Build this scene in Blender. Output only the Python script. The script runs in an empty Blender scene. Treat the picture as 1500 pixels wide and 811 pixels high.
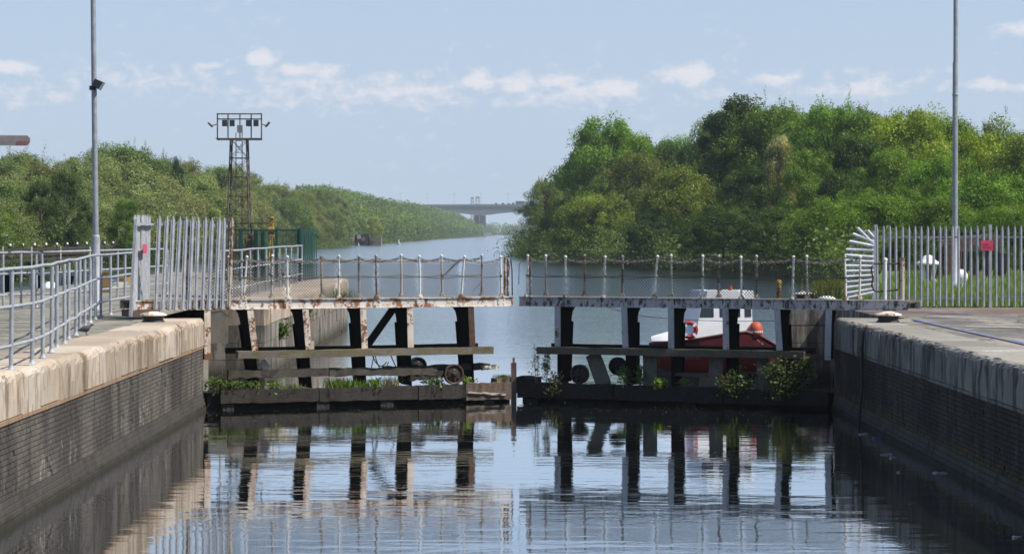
import bpy, math, random
import numpy as np
from mathutils import Vector, Matrix
R = math.radians
random.seed(7); np.random.seed(7)
scene = bpy.context.scene
col = scene.collection

# ------------------------------------------------------------------ camera, sky, sun, exposure
F, VX, VY, CZ = 3600.0, 735.0, 340.0, 3.75       # focal length in photo pixels, vanishing point, eye height over water
cam = bpy.data.cameras.new('camera'); camo = bpy.data.objects.new('camera', cam); col.objects.link(camo)
cam.sensor_width = 36; cam.lens = F / 1500 * 36
cam.shift_x = (750 - VX) / 1500; cam.shift_y = -(405.5 - VY) / 1500
cam.clip_start = 0.5; cam.clip_end = 20000
camo.location = (0, 0, CZ); camo.rotation_euler = (R(90), 0, 0)
scene.camera = camo
SUN_EL, SUN_AZ = R(54), math.atan2(0.95, -0.30)   # azimuth measured from +Y (view direction) towards +X
sdir = Vector((math.sin(SUN_AZ) * math.cos(SUN_EL), math.cos(SUN_AZ) * math.cos(SUN_EL), math.sin(SUN_EL)))
sl = bpy.data.lights.new('sun', 'SUN'); sl.energy = 4.6; sl.angle = R(0.55); sl.color = (1.0, 0.95, 0.87)
so = bpy.data.objects.new('sun', sl); col.objects.link(so); so.location = (40, -20, 60)
so.rotation_euler = sdir.to_track_quat('Z', 'Y').to_euler()
vs = scene.view_settings
vs.view_transform = 'Standard'; vs.look = 'None'; vs.gamma = 1.0; vs.exposure = 0.45; vs.use_curve_mapping = False
scene.render.engine = 'CYCLES'
cy = scene.cycles
cy.max_bounces = 6; cy.diffuse_bounces = 3; cy.glossy_bounces = 3; cy.transmission_bounces = 3
cy.transparent_max_bounces = 6; cy.volume_bounces = 1; cy.use_denoising = True; cy.caustics_reflective = False
cy.caustics_refractive = False; cy.sample_clamp_indirect = 4.0; cy.filter_width = 1.6

world = bpy.data.worlds.new('World'); scene.world = world; world.use_nodes = True
wn = world.node_tree.nodes; wl = world.node_tree.links; wn.clear()
def wnode(t, **k):
    n = wn.new(t)
    for a, b in k.items(): setattr(n, a, b)
    return n
def wmath(op, a, b=None, c=None):
    n = wnode('ShaderNodeMath', operation=op)
    for i, v in enumerate((a, b, c)):
        if v is None: continue
        if isinstance(v, (int, float)): n.inputs[i].default_value = v
        else: wl.new(v, n.inputs[i])
    return n.outputs[0]
sky = wnode('ShaderNodeTexSky', sky_type='NISHITA', sun_disc=False)
sky.sun_elevation = SUN_EL; sky.sun_rotation = SUN_AZ
sky.altitude = 0; sky.air_density = 1.0; sky.dust_density = 0.6; sky.ozone_density = 1.6
tc = wnode('ShaderNodeTexCoord')
sep = wnode('ShaderNodeSeparateXYZ'); wl.new(tc.outputs['Generated'], sep.inputs[0])
az = wmath('ARCTAN2', sep.outputs[0], sep.outputs[1]); el = wmath('ARCSINE', sep.outputs[2])
comb = wnode('ShaderNodeCombineXYZ'); wl.new(az, comb.inputs[0]); wl.new(wmath('MULTIPLY', el, 1.7), comb.inputs[1])
def wnoise(scale, detail, rough, off=0.0, dist=0.0):
    n = wnode('ShaderNodeTexNoise'); n.inputs['Scale'].default_value = scale
    n.inputs['Detail'].default_value = detail; n.inputs['Roughness'].default_value = rough
    n.inputs['Distortion'].default_value = dist
    a = wnode('ShaderNodeVectorMath', operation='ADD'); a.inputs[1].default_value = (off, off, off)
    wl.new(comb.outputs[0], a.inputs[0]); wl.new(a.outputs[0], n.inputs['Vector']); return n.outputs[0]
puff = wnoise(120, 7, 0.6, 3.1, 0.3)
broad = wnoise(22, 4, 0.55, 8.7)
# cumulus heads low over the horizon: azimuth, elevation, width, height (in photo pixels)
CL = [(383, 88, 26, 15, 1.0), (430, 104, 30, 14, .8), (480, 106, 40, 15, .9), (560, 118, 55, 18, .8), (620, 130, 40, 18, .7),
      (650, 142, 40, 18, .5), (700, 118, 26, 17, 1.05), (756, 124, 30, 17, 1.0), (820, 120, 38, 16, .7), (900, 130, 45, 14, 1.0),
      (1010, 112, 55, 18, .85), (1140, 118, 40, 14, .6), (1210, 136, 30, 14, .7), (1262, 134, 40, 15, .85), (1450, 130, 70, 12, .75),
      (1485, 48, 40, 12, .8), (20, 103, 45, 12, .9), (310, 98, 24, 11, .7), (190, 118, 70, 18, .55), (320, 128, 90, 24, .6),
      (110, 150, 120, 16, .45), (450, 140, 160, 24, .6), (1300, 120, 120, 24, .35), (1100, 150, 150, 22, .35), (520, 128, 230, 30, .62), (250, 120, 200, 30, .55), (800, 140, 160, 24, .5)]
acc = None
for (px, py, w, h, s) in CL:
    v = wnode('ShaderNodeVectorMath', operation='SUBTRACT'); wl.new(comb.outputs[0], v.inputs[0])
    v.inputs[1].default_value = ((px - VX) / F, (VY - py) / F * 1.7, 0)
    m = wnode('ShaderNodeVectorMath', operation='MULTIPLY'); wl.new(v.outputs[0], m.inputs[0])
    m.inputs[1].default_value = (F / w, F / (h * 1.7), 0)
    d = wnode('ShaderNodeVectorMath', operation='DOT_PRODUCT'); wl.new(m.outputs[0], d.inputs[0]); wl.new(m.outputs[0], d.inputs[1])
    g = wmath('MULTIPLY', wmath('POWER', 2.718, wmath('MULTIPLY', d.outputs['Value'], -1.0)), s)
    acc = g if acc is None else wmath('MAXIMUM', acc, g)
far = wmath('MULTIPLY', wmath('SUBTRACT', broad, 0.47), 0.9)          # thin scattered cloud over the rest of the sky
cov = wmath('ADD', wmath('MULTIPLY', acc, 0.78), far)
dens = wmath('ADD', cov, wmath('MULTIPLY', wmath('SUBTRACT', puff, 0.5), 1.5))
mr = wnode('ShaderNodeMapRange', interpolation_type='SMOOTHSTEP'); wl.new(dens, mr.inputs[0])
mr.inputs[1].default_value = 0.16; mr.inputs[2].default_value = 0.80; mr.inputs[3].default_value = 0; mr.inputs[4].default_value = 0.9
mix = wnode('ShaderNodeMix', data_type='RGBA'); wl.new(mr.outputs[0], mix.inputs[0])
tint = wnode('ShaderNodeMix', data_type='RGBA', blend_type='MULTIPLY'); tint.inputs[0].default_value = 1.0
wl.new(sky.outputs[0], tint.inputs[6]); tint.inputs[7].default_value = (0.9, 0.93, 1.0, 1)
hzf = wnode('ShaderNodeMapRange', interpolation_type='SMOOTHSTEP'); wl.new(el, hzf.inputs[0])      # milky summer air, thicker towards the horizon
for i_, v_ in enumerate((-.05, .42, .90, .15)): hzf.inputs[i_ + 1].default_value = v_
milk = wnode('ShaderNodeMix', data_type='RGBA'); wl.new(hzf.outputs[0], milk.inputs[0]); wl.new(tint.outputs[2], milk.inputs[6]); milk.inputs[7].default_value = (3.55, 4.35, 5.75, 1)
wl.new(milk.outputs[2], mix.inputs[6]); mix.inputs[7].default_value = (5.9, 5.85, 6.3, 1)
bg = wnode('ShaderNodeBackground'); wl.new(mix.outputs[2], bg.inputs[0]); bg.inputs[1].default_value = 0.10
wo = wnode('ShaderNodeOutputWorld'); wl.new(bg.outputs[0], wo.inputs[0])

# ------------------------------------------------------------------ helpers
def at(px, py, Y):                     # a point of the photograph at depth Y
    return Vector(((px - VX) * Y / F, Y, CZ - (py - VY) * Y / F))
ORG = {}
class MB:
    def __init__(s): s.v = []; s.f = []; s.sm = []
    def add(s, vs_, fs, smooth=False):
        b = len(s.v); s.v += [tuple(v) for v in vs_]
        for f in fs: s.f.append(tuple(i + b for i in f)); s.sm.append(smooth)
        return s
    def hexa(s, p):                    # 8 corners: bottom ring, top ring
        return s.add(p, [(3, 2, 1, 0), (4, 5, 6, 7), (0, 1, 5, 4), (1, 2, 6, 5), (2, 3, 7, 6), (3, 0, 4, 7)])
    def box(s, x0, x1, y0, y1, z0, z1):
        return s.hexa([(x0, y0, z0), (x1, y0, z0), (x1, y1, z0), (x0, y1, z0), (x0, y0, z1), (x1, y0, z1), (x1, y1, z1), (x0, y1, z1)])
    def beam(s, a, b, w, h, up=(0, 0, 1), n=1, wob=0.0, w2=None, h2=None):
        a = Vector(a); b = Vector(b); d = (b - a).normalized(); up = Vector(up)
        side = d.cross(up)
        if side.length < 1e-4: side = d.cross(Vector((1, 0, 0)))
        side.normalize(); u = side.cross(d).normalized(); pts = []
        for i in range(n + 1):
            t = i / n; c = a.lerp(b, t); ww = w + ((w2 or w) - w) * t; hh = h + ((h2 or h) - h) * t
            for (p, q) in ((-1, -1), (1, -1), (1, 1), (-1, 1)):
                j = Vector((random.uniform(-wob, wob), random.uniform(-wob, wob), random.uniform(-wob, wob)))
                pts.append(c + side * p * ww / 2 + u * q * hh / 2 + j)
        fs = [(3, 2, 1, 0), tuple(4 * n + k for k in range(4))]
        for i in range(n):
            for k in range(4): fs.append((4 * i + k, 4 * i + (k + 1) % 4, 4 * i + 4 + (k + 1) % 4, 4 * i + 4 + k))
        return s.add(pts, fs)
    def tube(s, pts, r, seg=8, r2=None, caps=True):
        pts = [Vector(p) for p in pts]; n = len(pts); vs_ = []; fs = []
        for i, p in enumerate(pts):
            d = (pts[min(i + 1, n - 1)] - pts[max(i - 1, 0)]).normalized()
            ref = Vector((0, 0, 1)) if abs(d.z) < .9 else Vector((1, 0, 0))
            a = d.cross(ref).normalized(); b = a.cross(d)
            rr = r if r2 is None else r + (r2 - r) * i / max(1, n - 1)
            for k in range(seg):
                t = 2 * math.pi * k / seg; vs_.append(p + a * math.cos(t) * rr + b * math.sin(t) * rr)
        for i in range(n - 1):
            for k in range(seg): fs.append(((i + 1) * seg + k, (i + 1) * seg + (k + 1) % seg, i * seg + (k + 1) % seg, i * seg + k))
        s.add(vs_, fs, True)
        if caps: s.add(vs_[:seg], [tuple(range(seg))]); s.add(vs_[-seg:], [tuple(reversed(range(seg)))])
        return s
    def lathe(s, c, prof, seg=20, axis=(0, 0, 1), smooth=True):
        c = Vector(c); ax = Vector(axis).normalized(); ref = Vector((0, 0, 1)) if abs(ax.z) < .9 else Vector((1, 0, 0))
        a = ax.cross(ref).normalized(); b = ax.cross(a); vs_ = []; fs = []
        for (r, z) in prof:
            for k in range(seg):
                t = 2 * math.pi * k / seg; vs_.append(c + ax * z + a * math.cos(t) * r + b * math.sin(t) * r)
        n = len(prof)
        for i in range(n - 1):
            for k in range(seg): fs.append(((i + 1) * seg + k, (i + 1) * seg + (k + 1) % seg, i * seg + (k + 1) % seg, i * seg + k))
        s.add(vs_, fs, smooth); s.add(vs_[:seg], [tuple(range(seg))]); s.add(vs_[-seg:], [tuple(reversed(range(seg)))])
        return s
    def prism(s, poly, off):           # closed polygon extruded by a vector
        n = len(poly); off = Vector(off); vs_ = [Vector(p) for p in poly] + [Vector(p) + off for p in poly]
        fs = [tuple(reversed(range(n))), tuple(range(n, 2 * n))] + [(i, (i + 1) % n, n + (i + 1) % n, n + i) for i in range(n)]
        return s.add(vs_, fs)
    def mesh(s, name, org=(0, 0, 0)):
        me = bpy.data.meshes.new(name); o = Vector(org)
        me.from_pydata([(v[0] - o[0], v[1] - o[1], v[2] - o[2]) for v in s.v], [], s.f)
        me.polygons.foreach_set('use_smooth', s.sm); me.update(); return me
    def build(s, name, mat, parent=None, org=None):
        if parent is not None: o3 = ORG[parent]
        elif org is not None: o3 = Vector(org)
        else:
            xs = [v[0] for v in s.v]; ys = [v[1] for v in s.v]; zs = [v[2] for v in s.v]
            o3 = Vector(((min(xs) + max(xs)) / 2, (min(ys) + max(ys)) / 2, min(zs)))
        me = s.mesh(name, o3)
        if mat: me.materials.append(mat)
        o = bpy.data.objects.new(name, me); col.objects.link(o); ORG[o] = o3
        if parent is not None: o.parent = parent
        else: o.location = o3
        return o
def tag(o, label, cat, group=None):
    o['label'] = label; o['category'] = cat
    if group: o['group'] = group
    return o
def thing(name, loc, label, cat, group=None):
    o = bpy.data.objects.new(name, None); col.objects.link(o); o.location = loc; o.empty_display_size = .3
    ORG[o] = Vector(loc); return tag(o, label, cat, group)
def struct(o): o['kind'] = 'structure'; return o
def inst(me, name, parent, loc, rot=(0, 0, 0), scl=(1, 1, 1)):      # shared mesh placed at a world point under its thing
    o = bpy.data.objects.new(name, me); col.objects.link(o)
    if parent is not None: o.parent = parent; o.location = Vector(loc) - ORG[parent]
    else: o.location = loc
    o.rotation_euler = rot; o.scale = scl; ORG[o] = Vector(loc); return o

# ------------------------------------------------------------------ materials
class NT:
    def __init__(s, name):
        s.m = bpy.data.materials.new(name); s.m.use_nodes = True; s.n = s.m.node_tree.nodes; s.l = s.m.node_tree.links
        s.b = s.n['Principled BSDF']; s.out = s.n['Material Output']
        g = s.n.new('ShaderNodeNewGeometry'); s.pos = g.outputs['Position']; s.nrm = g.outputs['Normal']
        s.xyz = s.n.new('ShaderNodeSeparateXYZ'); s.l.new(s.pos, s.xyz.inputs[0])
    def put(s, v, sock):
        if isinstance(v, (int, float)): sock.default_value = v
        elif isinstance(v, tuple): sock.default_value = v + (1,) if len(v) == 3 and sock.type == 'RGBA' else v
        else: s.l.new(v, sock)
    def noise(s, scale, detail=4, rough=.55, stretch=(1, 1, 1), off=0, vec=None, dist=0):
        mp = s.n.new('ShaderNodeMapping'); s.l.new(vec or s.pos, mp.inputs[0])
        mp.inputs['Scale'].default_value = stretch; mp.inputs['Location'].default_value = (off, off * 1.3, off * .7)
        t = s.n.new('ShaderNodeTexNoise'); s.l.new(mp.outputs[0], t.inputs['Vector'])
        t.inputs['Scale'].default_value = scale; t.inputs['Detail'].default_value = detail
        t.inputs['Roughness'].default_value = rough; t.inputs['Distortion'].default_value = dist; return t.outputs[0]
    def ramp(s, f, lo, hi, a=0.0, b=1.0):
        t = s.n.new('ShaderNodeMapRange'); t.interpolation_type = 'SMOOTHSTEP'; s.put(f, t.inputs[0])
        for i, v in enumerate((lo, hi, a, b)): t.inputs[i + 1].default_value = v
        return t.outputs[0]
    def mix(s, f, a, b, mode='MIX'):
        t = s.n.new('ShaderNodeMix'); t.data_type = 'RGBA'; t.blend_type = mode
        s.put(f, t.inputs[0]); s.put(a, t.inputs[6]); s.put(b, t.inputs[7]); return t.outputs[2]
    def math(s, op, a, b=0.0):
        t = s.n.new('ShaderNodeMath'); t.operation = op; s.put(a, t.inputs[0]); s.put(b, t.inputs[1]); return t.outputs[0]
    def attr(s, name):
        t = s.n.new('ShaderNodeAttribute'); t.attribute_name = name; return t
    def obj(s):
        return s.n.new('ShaderNodeObjectInfo')
    def bump(s, h, dist, strength=1.0):
        t = s.n.new('ShaderNodeBump'); t.inputs['Distance'].default_value = dist; t.inputs['Strength'].default_value = strength
        s.put(h, t.inputs['Height']); s.l.new(t.outputs[0], s.b.inputs['Normal']); return t
    def done(s, c, rough=.8, metal=0.0, spec=.35):
        s.put(c, s.b.inputs['Base Color']); s.put(rough, s.b.inputs['Roughness']); s.put(metal, s.b.inputs['Metallic'])
        s.b.inputs['Specular IOR Level'].default_value = spec; return s.m
M = {}
def rusty(name, paint, rust, amt, streak=True, dirt=(.06, .05, .045), rough=.55, dirtamt=.62, spec=.35):
    t = NT(name); a = t.noise(3.2, 7, .68); b = t.noise(22, 5, .6, off=5)
    st = t.noise(7, 4, .6, (1, 1, .25), off=2) if streak else a
    f = t.math('ADD', t.math('MULTIPLY', a, .6), t.math('ADD', t.math('MULTIPLY', b, .25), t.math('MULTIPLY', st, .25)))
    k = t.ramp(f, amt, amt + .045)
    rc = t.mix(t.noise(9, 5, .6, off=9), rust, tuple(c * .32 for c in rust))
    pc = t.mix(t.ramp(t.noise(5, 5, .65, (1, 1, .35), off=14), .5, .72), paint, tuple(p * .5 + r * .4 for p, r in zip(paint, rust)))
    c = t.mix(k, pc, rc)
    c = t.mix(t.ramp(t.noise(11, 6, .7, (1, 1, .4), off=21), dirtamt, dirtamt + .1), c, dirt)
    t.bump(t.math('ADD', b, k), .004); M[name] = t.done(c, t.mix(k, (rough,) * 3, (.9,) * 3), 0.0, spec); return M[name]
rusty('girder_paint', (.70, .64, .57), (.40, .185, .085), .545, dirtamt=.68)
rusty('girder_paint_shaded', (.44, .42, .42), (.17, .10, .06), .60, dirt=(.05, .045, .045), dirtamt=.50)  # white girder paint for the shaded leaf, its shade mixed into the grey
rusty('post_paint', (.64, .61, .55), (.25, .14, .08), .60)
rusty('post_rust', (.46, .39, .32), (.20, .12, .075), .54)
rusty('flange_paint', (.66, .57, .47), (.30, .13, .065), .565)
rusty('flange_paint_shaded', (.40, .40, .41), (.2, .1, .06), .62)  # flange paint with the shade of the unlit side put into the colour
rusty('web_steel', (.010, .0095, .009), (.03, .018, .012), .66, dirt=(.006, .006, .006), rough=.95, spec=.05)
rusty('rust', (.085, .055, .04), (.13, .065, .04), .5)
rusty('tower_steel', (.12, .10, .09), (.125, .085, .065), .52)
rusty('bollard_paint', (.66, .60, .50), (.36, .20, .10), .56)
rusty('black_iron', (.018, .018, .02), (.05, .035, .028), .6)
rusty('white_iron', (.74, .74, .72), (.4, .3, .22), .70, dirtamt=.7)
rusty('yellow_paint', (.50, .34, .06), (.22, .10, .04), .55)
def galv(name, c=(.42, .44, .47), metal=.55, rough=.42):
    t = NT(name); a = t.noise(6, 5, .6); b = t.noise(30, 3, .5, (1, 1, .2), off=3)
    k = t.mix(t.ramp(a, .3, .75), tuple(x * .8 for x in c), tuple(min(1, x * 1.12) for x in c))
    k = t.mix(t.ramp(b, .62, .8), k, tuple(x * .55 for x in c))
    M[name] = t.done(k, t.ramp(a, .2, .8, rough - .06, rough + .14), metal); return M[name]
galv('galvanised', (.40, .415, .44), .15, .55); galv('pale_steel', (.36, .38, .405), .15, .55); galv('lamp_steel', (.30, .315, .34), .15, .55)
galv('white_pale', (.66, .67, .70), .1, .5)
galv('green_paint', (.010, .056, .046), 0.0, .6)
def stone(name, base, dark, light, vert=True, zlow=None, streak_amt=.5, per=.8):
    t = NT(name); big = t.noise(.9, 5, .6); fine = t.noise(26, 6, .65, off=4)
    msk = t.ramp(t.noise(.8, 3, .6, (1, 1, .3), off=61), .3, .7, -.07, .07)
    st = t.math('ADD', t.noise(3.6, 7, .68, (1, 1, .13), off=7), msk); st2 = t.math('ADD', t.noise(8, 6, .66, (1, 1, .14), off=17), msk)
    ob = t.obj().outputs['Random']
    c = t.mix(t.ramp(big, .3, .7), base, light)
    c = t.mix(t.ramp(ob, 0, 1, 0, per), c, tuple(x * .66 for x in base))
    nz = t.n.new('ShaderNodeSeparateXYZ'); t.l.new(t.nrm, nz.inputs[0])
    side = t.ramp(nz.outputs[2], .55, .95, 1, .12)
    k = t.math('MULTIPLY', t.ramp(st, streak_amt, streak_amt + .14), side)
    c = t.mix(t.math('MULTIPLY', k, .85), c, dark)
    k2 = t.math('MULTIPLY', t.ramp(st2, .56, .7), side)
    c = t.mix(t.math('MULTIPLY', k2, .7), c, tuple(x * .55 for x in dark))
    k3 = t.math('MULTIPLY', t.ramp(t.noise(7, 4, .6, (1, 1, .2), off=31), .58, .72), side)
    c = t.mix(t.math('MULTIPLY', k3, .55), c, tuple(min(.7, x * 1.25) for x in light))
    c = t.mix(t.ramp(t.noise(3, 6, .7, off=44), .58, .7, 0, .6), c, dark)
    if zlow:
        z0, z1, lc = zlow; k4 = t.ramp(t.math('ADD', t.xyz.outputs[2], t.math('MULTIPLY', t.math('SUBTRACT', st, .5), .35)), z0, z1, 1, 0)
        c = t.mix(k4, c, lc)
    t.bump(t.math('ADD', t.math('MULTIPLY', fine, .6), big), .012); M[name] = t.done(c, .88, 0, .2); return M[name]
stone('coping_tan', (.46, .365, .27), (.19, .135, .085), (.50, .44, .37), streak_amt=.49)
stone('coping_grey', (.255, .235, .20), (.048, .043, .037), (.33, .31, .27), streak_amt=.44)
stone('ashlar', (.24, .208, .168), (.075, .064, .05), (.30, .27, .23), per=.3, streak_amt=.42, zlow=(.0, .6, (.05, .045, .03)))
stone('concrete_top', (.40, .345, .27), (.17, .145, .115), (.46, .42, .35))
stone('plinth_stone', (.095, .084, .072), (.045, .04, .034), (.13, .118, .105), zlow=(.02, .16, (.03, .028, .018)))
stone('string_orange', (.40, .25, .15), (.20, .135, .09), (.42, .32, .22))
def bricks(name, base, algae):
    t = NT(name); v = t.attr('var').outputs['Fac']; st = t.noise(3.2, 5, .6, (1, 1, .10), off=3); st2 = t.noise(9, 4, .6, (1, 1, .15), off=12)
    c = t.mix(v, tuple(x * .80 for x in base), tuple(min(1, x * 1.16) for x in base))
    c = t.mix(t.ramp(t.noise(1.3, 4, .6), .4, .7, 0, .6), c, (base[0] * 1.25, base[1] * 1.2, base[2] * 1.1))
    c = t.mix(t.ramp(t.noise(.55, 5, .65, (1, 1, .5), off=27), .40, .58, 0, .9), c, tuple(x * .45 for x in base))
    c = t.mix(t.ramp(st, .50, .62, 0, .8), c, tuple(x * .33 for x in base))
    band = t.math('MULTIPLY', t.ramp(t.xyz.outputs[2], .30, .42), t.ramp(t.xyz.outputs[2], .48, 1.0, 1, 0))
    c = t.mix(t.math('MULTIPLY', t.math('MULTIPLY', t.ramp(st2, .55, .66), t.ramp(t.noise(.5, 3, .6, (1, 1, .2), off=41), .45, .62)), t.math('MULTIPLY', band, .8 if not algae else .12)), c, (.55, .53, .5))
    if algae: c = t.mix(t.math('MULTIPLY', t.ramp(t.noise(6, 5, .7, off=8), .42, .6), t.ramp(t.math('ADD', t.xyz.outputs[2], t.math('MULTIPLY', st, .4)), .45, .85, 1, 0)), c, (.115, .092, .02))
    t.bump(t.noise(40, 4, .6), .006); M[name] = t.done(c, .9, 0, .2); return M[name]
bricks('brick_blue', (.128, .112, .097), False); bricks('brick_shaded', (.060, .055, .047), True)  # second brick is the shaded wall's copy, shade put into its base colour
t = NT('mortar'); M['mortar'] = t.done(t.mix(t.noise(9, 4), (.05, .045, .04), (.10, .09, .078)), .95)
def wood(name, a, b, moss=None, d=(1, 1, 9)):
    t = NT(name); g = t.noise(9, 6, .7, d); c = t.mix(t.ramp(g, .3, .7), a, b)
    c = t.mix(t.ramp(t.noise(2.5, 5, .65, off=5), .55, .72, 0, .7), c, tuple(x * .4 for x in a))
    if moss:
        nz = t.n.new('ShaderNodeSeparateXYZ'); t.l.new(t.nrm, nz.inputs[0])
        c = t.mix(t.math('MULTIPLY', t.ramp(t.noise(3, 5, .65, off=9), .42, .6), t.ramp(nz.outputs[2], .2, .9, .45, 1)), c, moss)
    t.bump(g, .012); M[name] = t.done(c, .9, 0, .2); return M[name]
wood('timber_dark', (.028, .025, .021), (.072, .062, .052)); wood('timber_black', (.016, .015, .013), (.036, .033, .029))
wood('timber_moss', (.12, .105, .08), (.235, .21, .17), (.14, .105, .028)); wood('timber_grey', (.085, .077, .066), (.165, .15, .13), (.10, .09, .035))
wood('timber_worn2', (.085, .074, .06), (.16, .142, .118), (.085, .075, .03)); wood('timber_worn', (.05, .045, .039), (.115, .104, .09), (.07, .06, .028)); wood('timber_brown', (.12, .085, .065), (.18, .13, .10)); wood('timber_pale', (.38, .34, .28), (.5, .46, .40)); wood('plank_grey', (.10, .092, .078), (.17, .158, .135), None, (6, 6, 1))
# ground sheets
def paving(name, c1, c2, tan, moss, band=None):
    t = NT(name); a = t.noise(.35, 6, .65); b = t.noise(38, 4, .7); w_ = t.noise(.55, 6, .7, (1, .35, 1), off=16)
    c = t.mix(t.ramp(a, .35, .65), c1, c2)
    c = t.mix(t.ramp(w_, .46, .60, 0, .9), c, tan)
    c = t.mix(t.ramp(t.noise(1.1, 6, .7, off=6), .54, .66, 0, .75), c, moss)
    c = t.mix(t.ramp(t.noise(1.6, 7, .75, (1, .3, 1), off=26), .57, .66, 0, .85), c, tuple(x * .45 for x in c1))
    v = t.n.new('ShaderNodeTexVoronoi'); v.feature = 'DISTANCE_TO_EDGE'; v.inputs['Scale'].default_value = .42
    ds = t.n.new('ShaderNodeVectorMath'); ds.operation = 'ADD'; t.l.new(t.pos, ds.inputs[0]); nz_ = t.n.new('ShaderNodeTexNoise'); nz_.inputs['Scale'].default_value = 1.3; nz_.inputs['Detail'].default_value = 5; t.l.new(t.pos, nz_.inputs['Vector']); t.l.new(nz_.outputs['Color'], ds.inputs[1])
    t.l.new(ds.outputs[0], v.inputs['Vector']); c = t.mix(t.ramp(v.outputs['Distance'], .004, .018, .8, 0), c, tuple(x * .35 for x in c1))
    if band: c = t.mix(t.math('MULTIPLY', t.ramp(t.xyz.outputs[1], 53.0, 55.5), t.ramp(t.noise(.4, 5, .6, (1, 2.5, 1), off=3), .35, .55)), c, band)
    t.bump(b, .006); M[name] = t.done(c, .92, 0, .25)
paving('tarmac', (.15, .145, .125), (.21, .198, .168), (.27, .235, .185), (.12, .13, .06))
paving('quay_concrete', (.115, .108, .098), (.165, .152, .135), (.30, .265, .215), (.13, .12, .085), (.13, .088, .07))
t = NT('earth_grass'); a = t.noise(.4, 5, .6); c = t.mix(a, (.085, .125, .028), (.14, .17, .05)); t.bump(t.noise(3, 5, .7), .15); M['earth_grass'] = t.done(c, .95, 0, .1)
t = NT('paint_white'); M['paint_white'] = t.done(t.mix(t.ramp(t.noise(14, 5, .7), .4, .6), (.55, .54, .5), (.33, .3, .26)), .8)
t = NT('paint_blue'); M['paint_blue'] = t.done(t.mix(t.ramp(t.noise(1.4, 6, .75), .40, .54), (.06, .11, .32), (.17, .16, .15)), .8)
# water
t = NT('canal_water'); b = t.b
Yc = t.xyz.outputs[1]; far = t.ramp(Yc, 55, 100); mid = t.ramp(t.noise(.13, 4, .55, (.6, 2.6, 1)), .40, .60, .2, .8)
n1 = t.noise(2.6, 3, .5, (1, 1.5, 1)); n2 = t.noise(9.0, 2, .5, (1, 1.5, 1), off=7); n3 = t.noise(.7, 3, .55, (1, 1.2, 1), off=3); n4 = t.noise(1.5, 4, .6, (1, 1.4, 1), off=13)
lock = t.math('MULTIPLY', t.math('ADD', t.math('MULTIPLY', n1, .0040), t.math('ADD', t.math('MULTIPLY', n2, .0007), t.math('MULTIPLY', n3, .006))), mid)
river = t.math('ADD', t.math('MULTIPLY', n4, .060), t.math('MULTIPLY', n1, .022))
h = t.math('ADD', lock, t.math('MULTIPLY', river, far))
bp0 = t.bump(h, 1.0); t.done((.020, .024, .020), .9, 0, .0)
gl_ = t.n.new('ShaderNodeBsdfGlossy'); t.put(t.ramp(Yc, 50, 200, .03, .10), gl_.inputs['Roughness']); gl_.inputs['Color'].default_value = (.95, .97, 1, 1); t.l.new(bp0.outputs[0], gl_.inputs['Normal'])
fr_ = t.n.new('ShaderNodeFresnel'); fr_.inputs['IOR'].default_value = 1.34; t.l.new(bp0.outputs[0], fr_.inputs['Normal'])
fx_ = t.math('MINIMUM', t.math('MULTIPLY', fr_.outputs[0], 1.75), .95); ms_ = t.n.new('ShaderNodeMixShader'); t.put(fx_, ms_.inputs[0]); t.l.new(b.outputs[0], ms_.inputs[1]); t.l.new(gl_.outputs[0], ms_.inputs[2])
t.l.new(ms_.outputs[0], t.out.inputs[0]); M['canal_water'] = t.m
# foliage: tree colour comes from the object, leaf colour varies leaf by leaf
def leafmat(name, useobj=True, c0=(.08, .12, .03), tr=.34):
    t = NT(name); v = t.attr('var').outputs['Fac']; oc = t.obj().outputs['Color'] if useobj else None
    src = oc if useobj else c0
    dk = t.mix(1.0, src, (.62, .66, .6), 'MULTIPLY'); lt = t.mix(1.0, src, (1.75, 1.65, 1.3), 'MULTIPLY')
    c = t.mix(v, dk, lt)
    for n in (t.b,): t.n.remove(n)
    d = t.n.new('ShaderNodeBsdfDiffuse'); tl = t.n.new('ShaderNodeBsdfTranslucent'); g = t.n.new('ShaderNodeBsdfGlossy'); g.inputs['Roughness'].default_value = .5
    g.inputs['Color'].default_value = (.5, .5, .5, 1)
    t.l.new(c, d.inputs[0]); t.l.new(t.mix(1.0, c, (1.25, 1.3, .5), 'MULTIPLY'), tl.inputs[0])
    m1 = t.n.new('ShaderNodeMixShader'); m1.inputs[0].default_value = tr; t.l.new(d.outputs[0], m1.inputs[1]); t.l.new(tl.outputs[0], m1.inputs[2])
    m2 = t.n.new('ShaderNodeMixShader'); m2.inputs[0].default_value = .03; t.l.new(m1.outputs[0], m2.inputs[1]); t.l.new(g.outputs[0], m2.inputs[2])
    t.l.new(m2.outputs[0], t.out.inputs[0]); M[name] = t.m; return t.m
leafmat('leaf')
t = NT('bark'); M['bark'] = t.done(t.mix(t.noise(4, 5, .6, (1, 1, .2)), (.05, .04, .03), (.12, .10, .08)), .95)
def plain(name, c, rough=.6, metal=0.0, var=.25):
    t = NT(name); M[name] = t.done(t.mix(t.ramp(t.noise(5, 5, .6), .3, .7), c, tuple(x * (1 - var) for x in c)), rough, metal); return M[name]
plain('boat_red', (.17, .010, .011), .5, 0, .45); plain('boat_dark_red', (.085, .010, .014), .5); plain('boat_white', (.74, .75, .76), .4, 0, .1)
plain('dark_glass', (.03, .04, .05), .12); plain('rope', (.30, .26, .21), .9); plain('chain_iron', (.12, .10, .085), .7, .2); plain('wire', (.085, .078, .075), .8, .0)
plain('buoy_orange', (.52, .10, .045), .6, 0, .4); plain('buoy_red', (.36, .03, .03), .6, 0, .4); plain('sign_red', (.64, .075, .15), .5); plain('lamp_black', (.03, .03, .032), .5)
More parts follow.
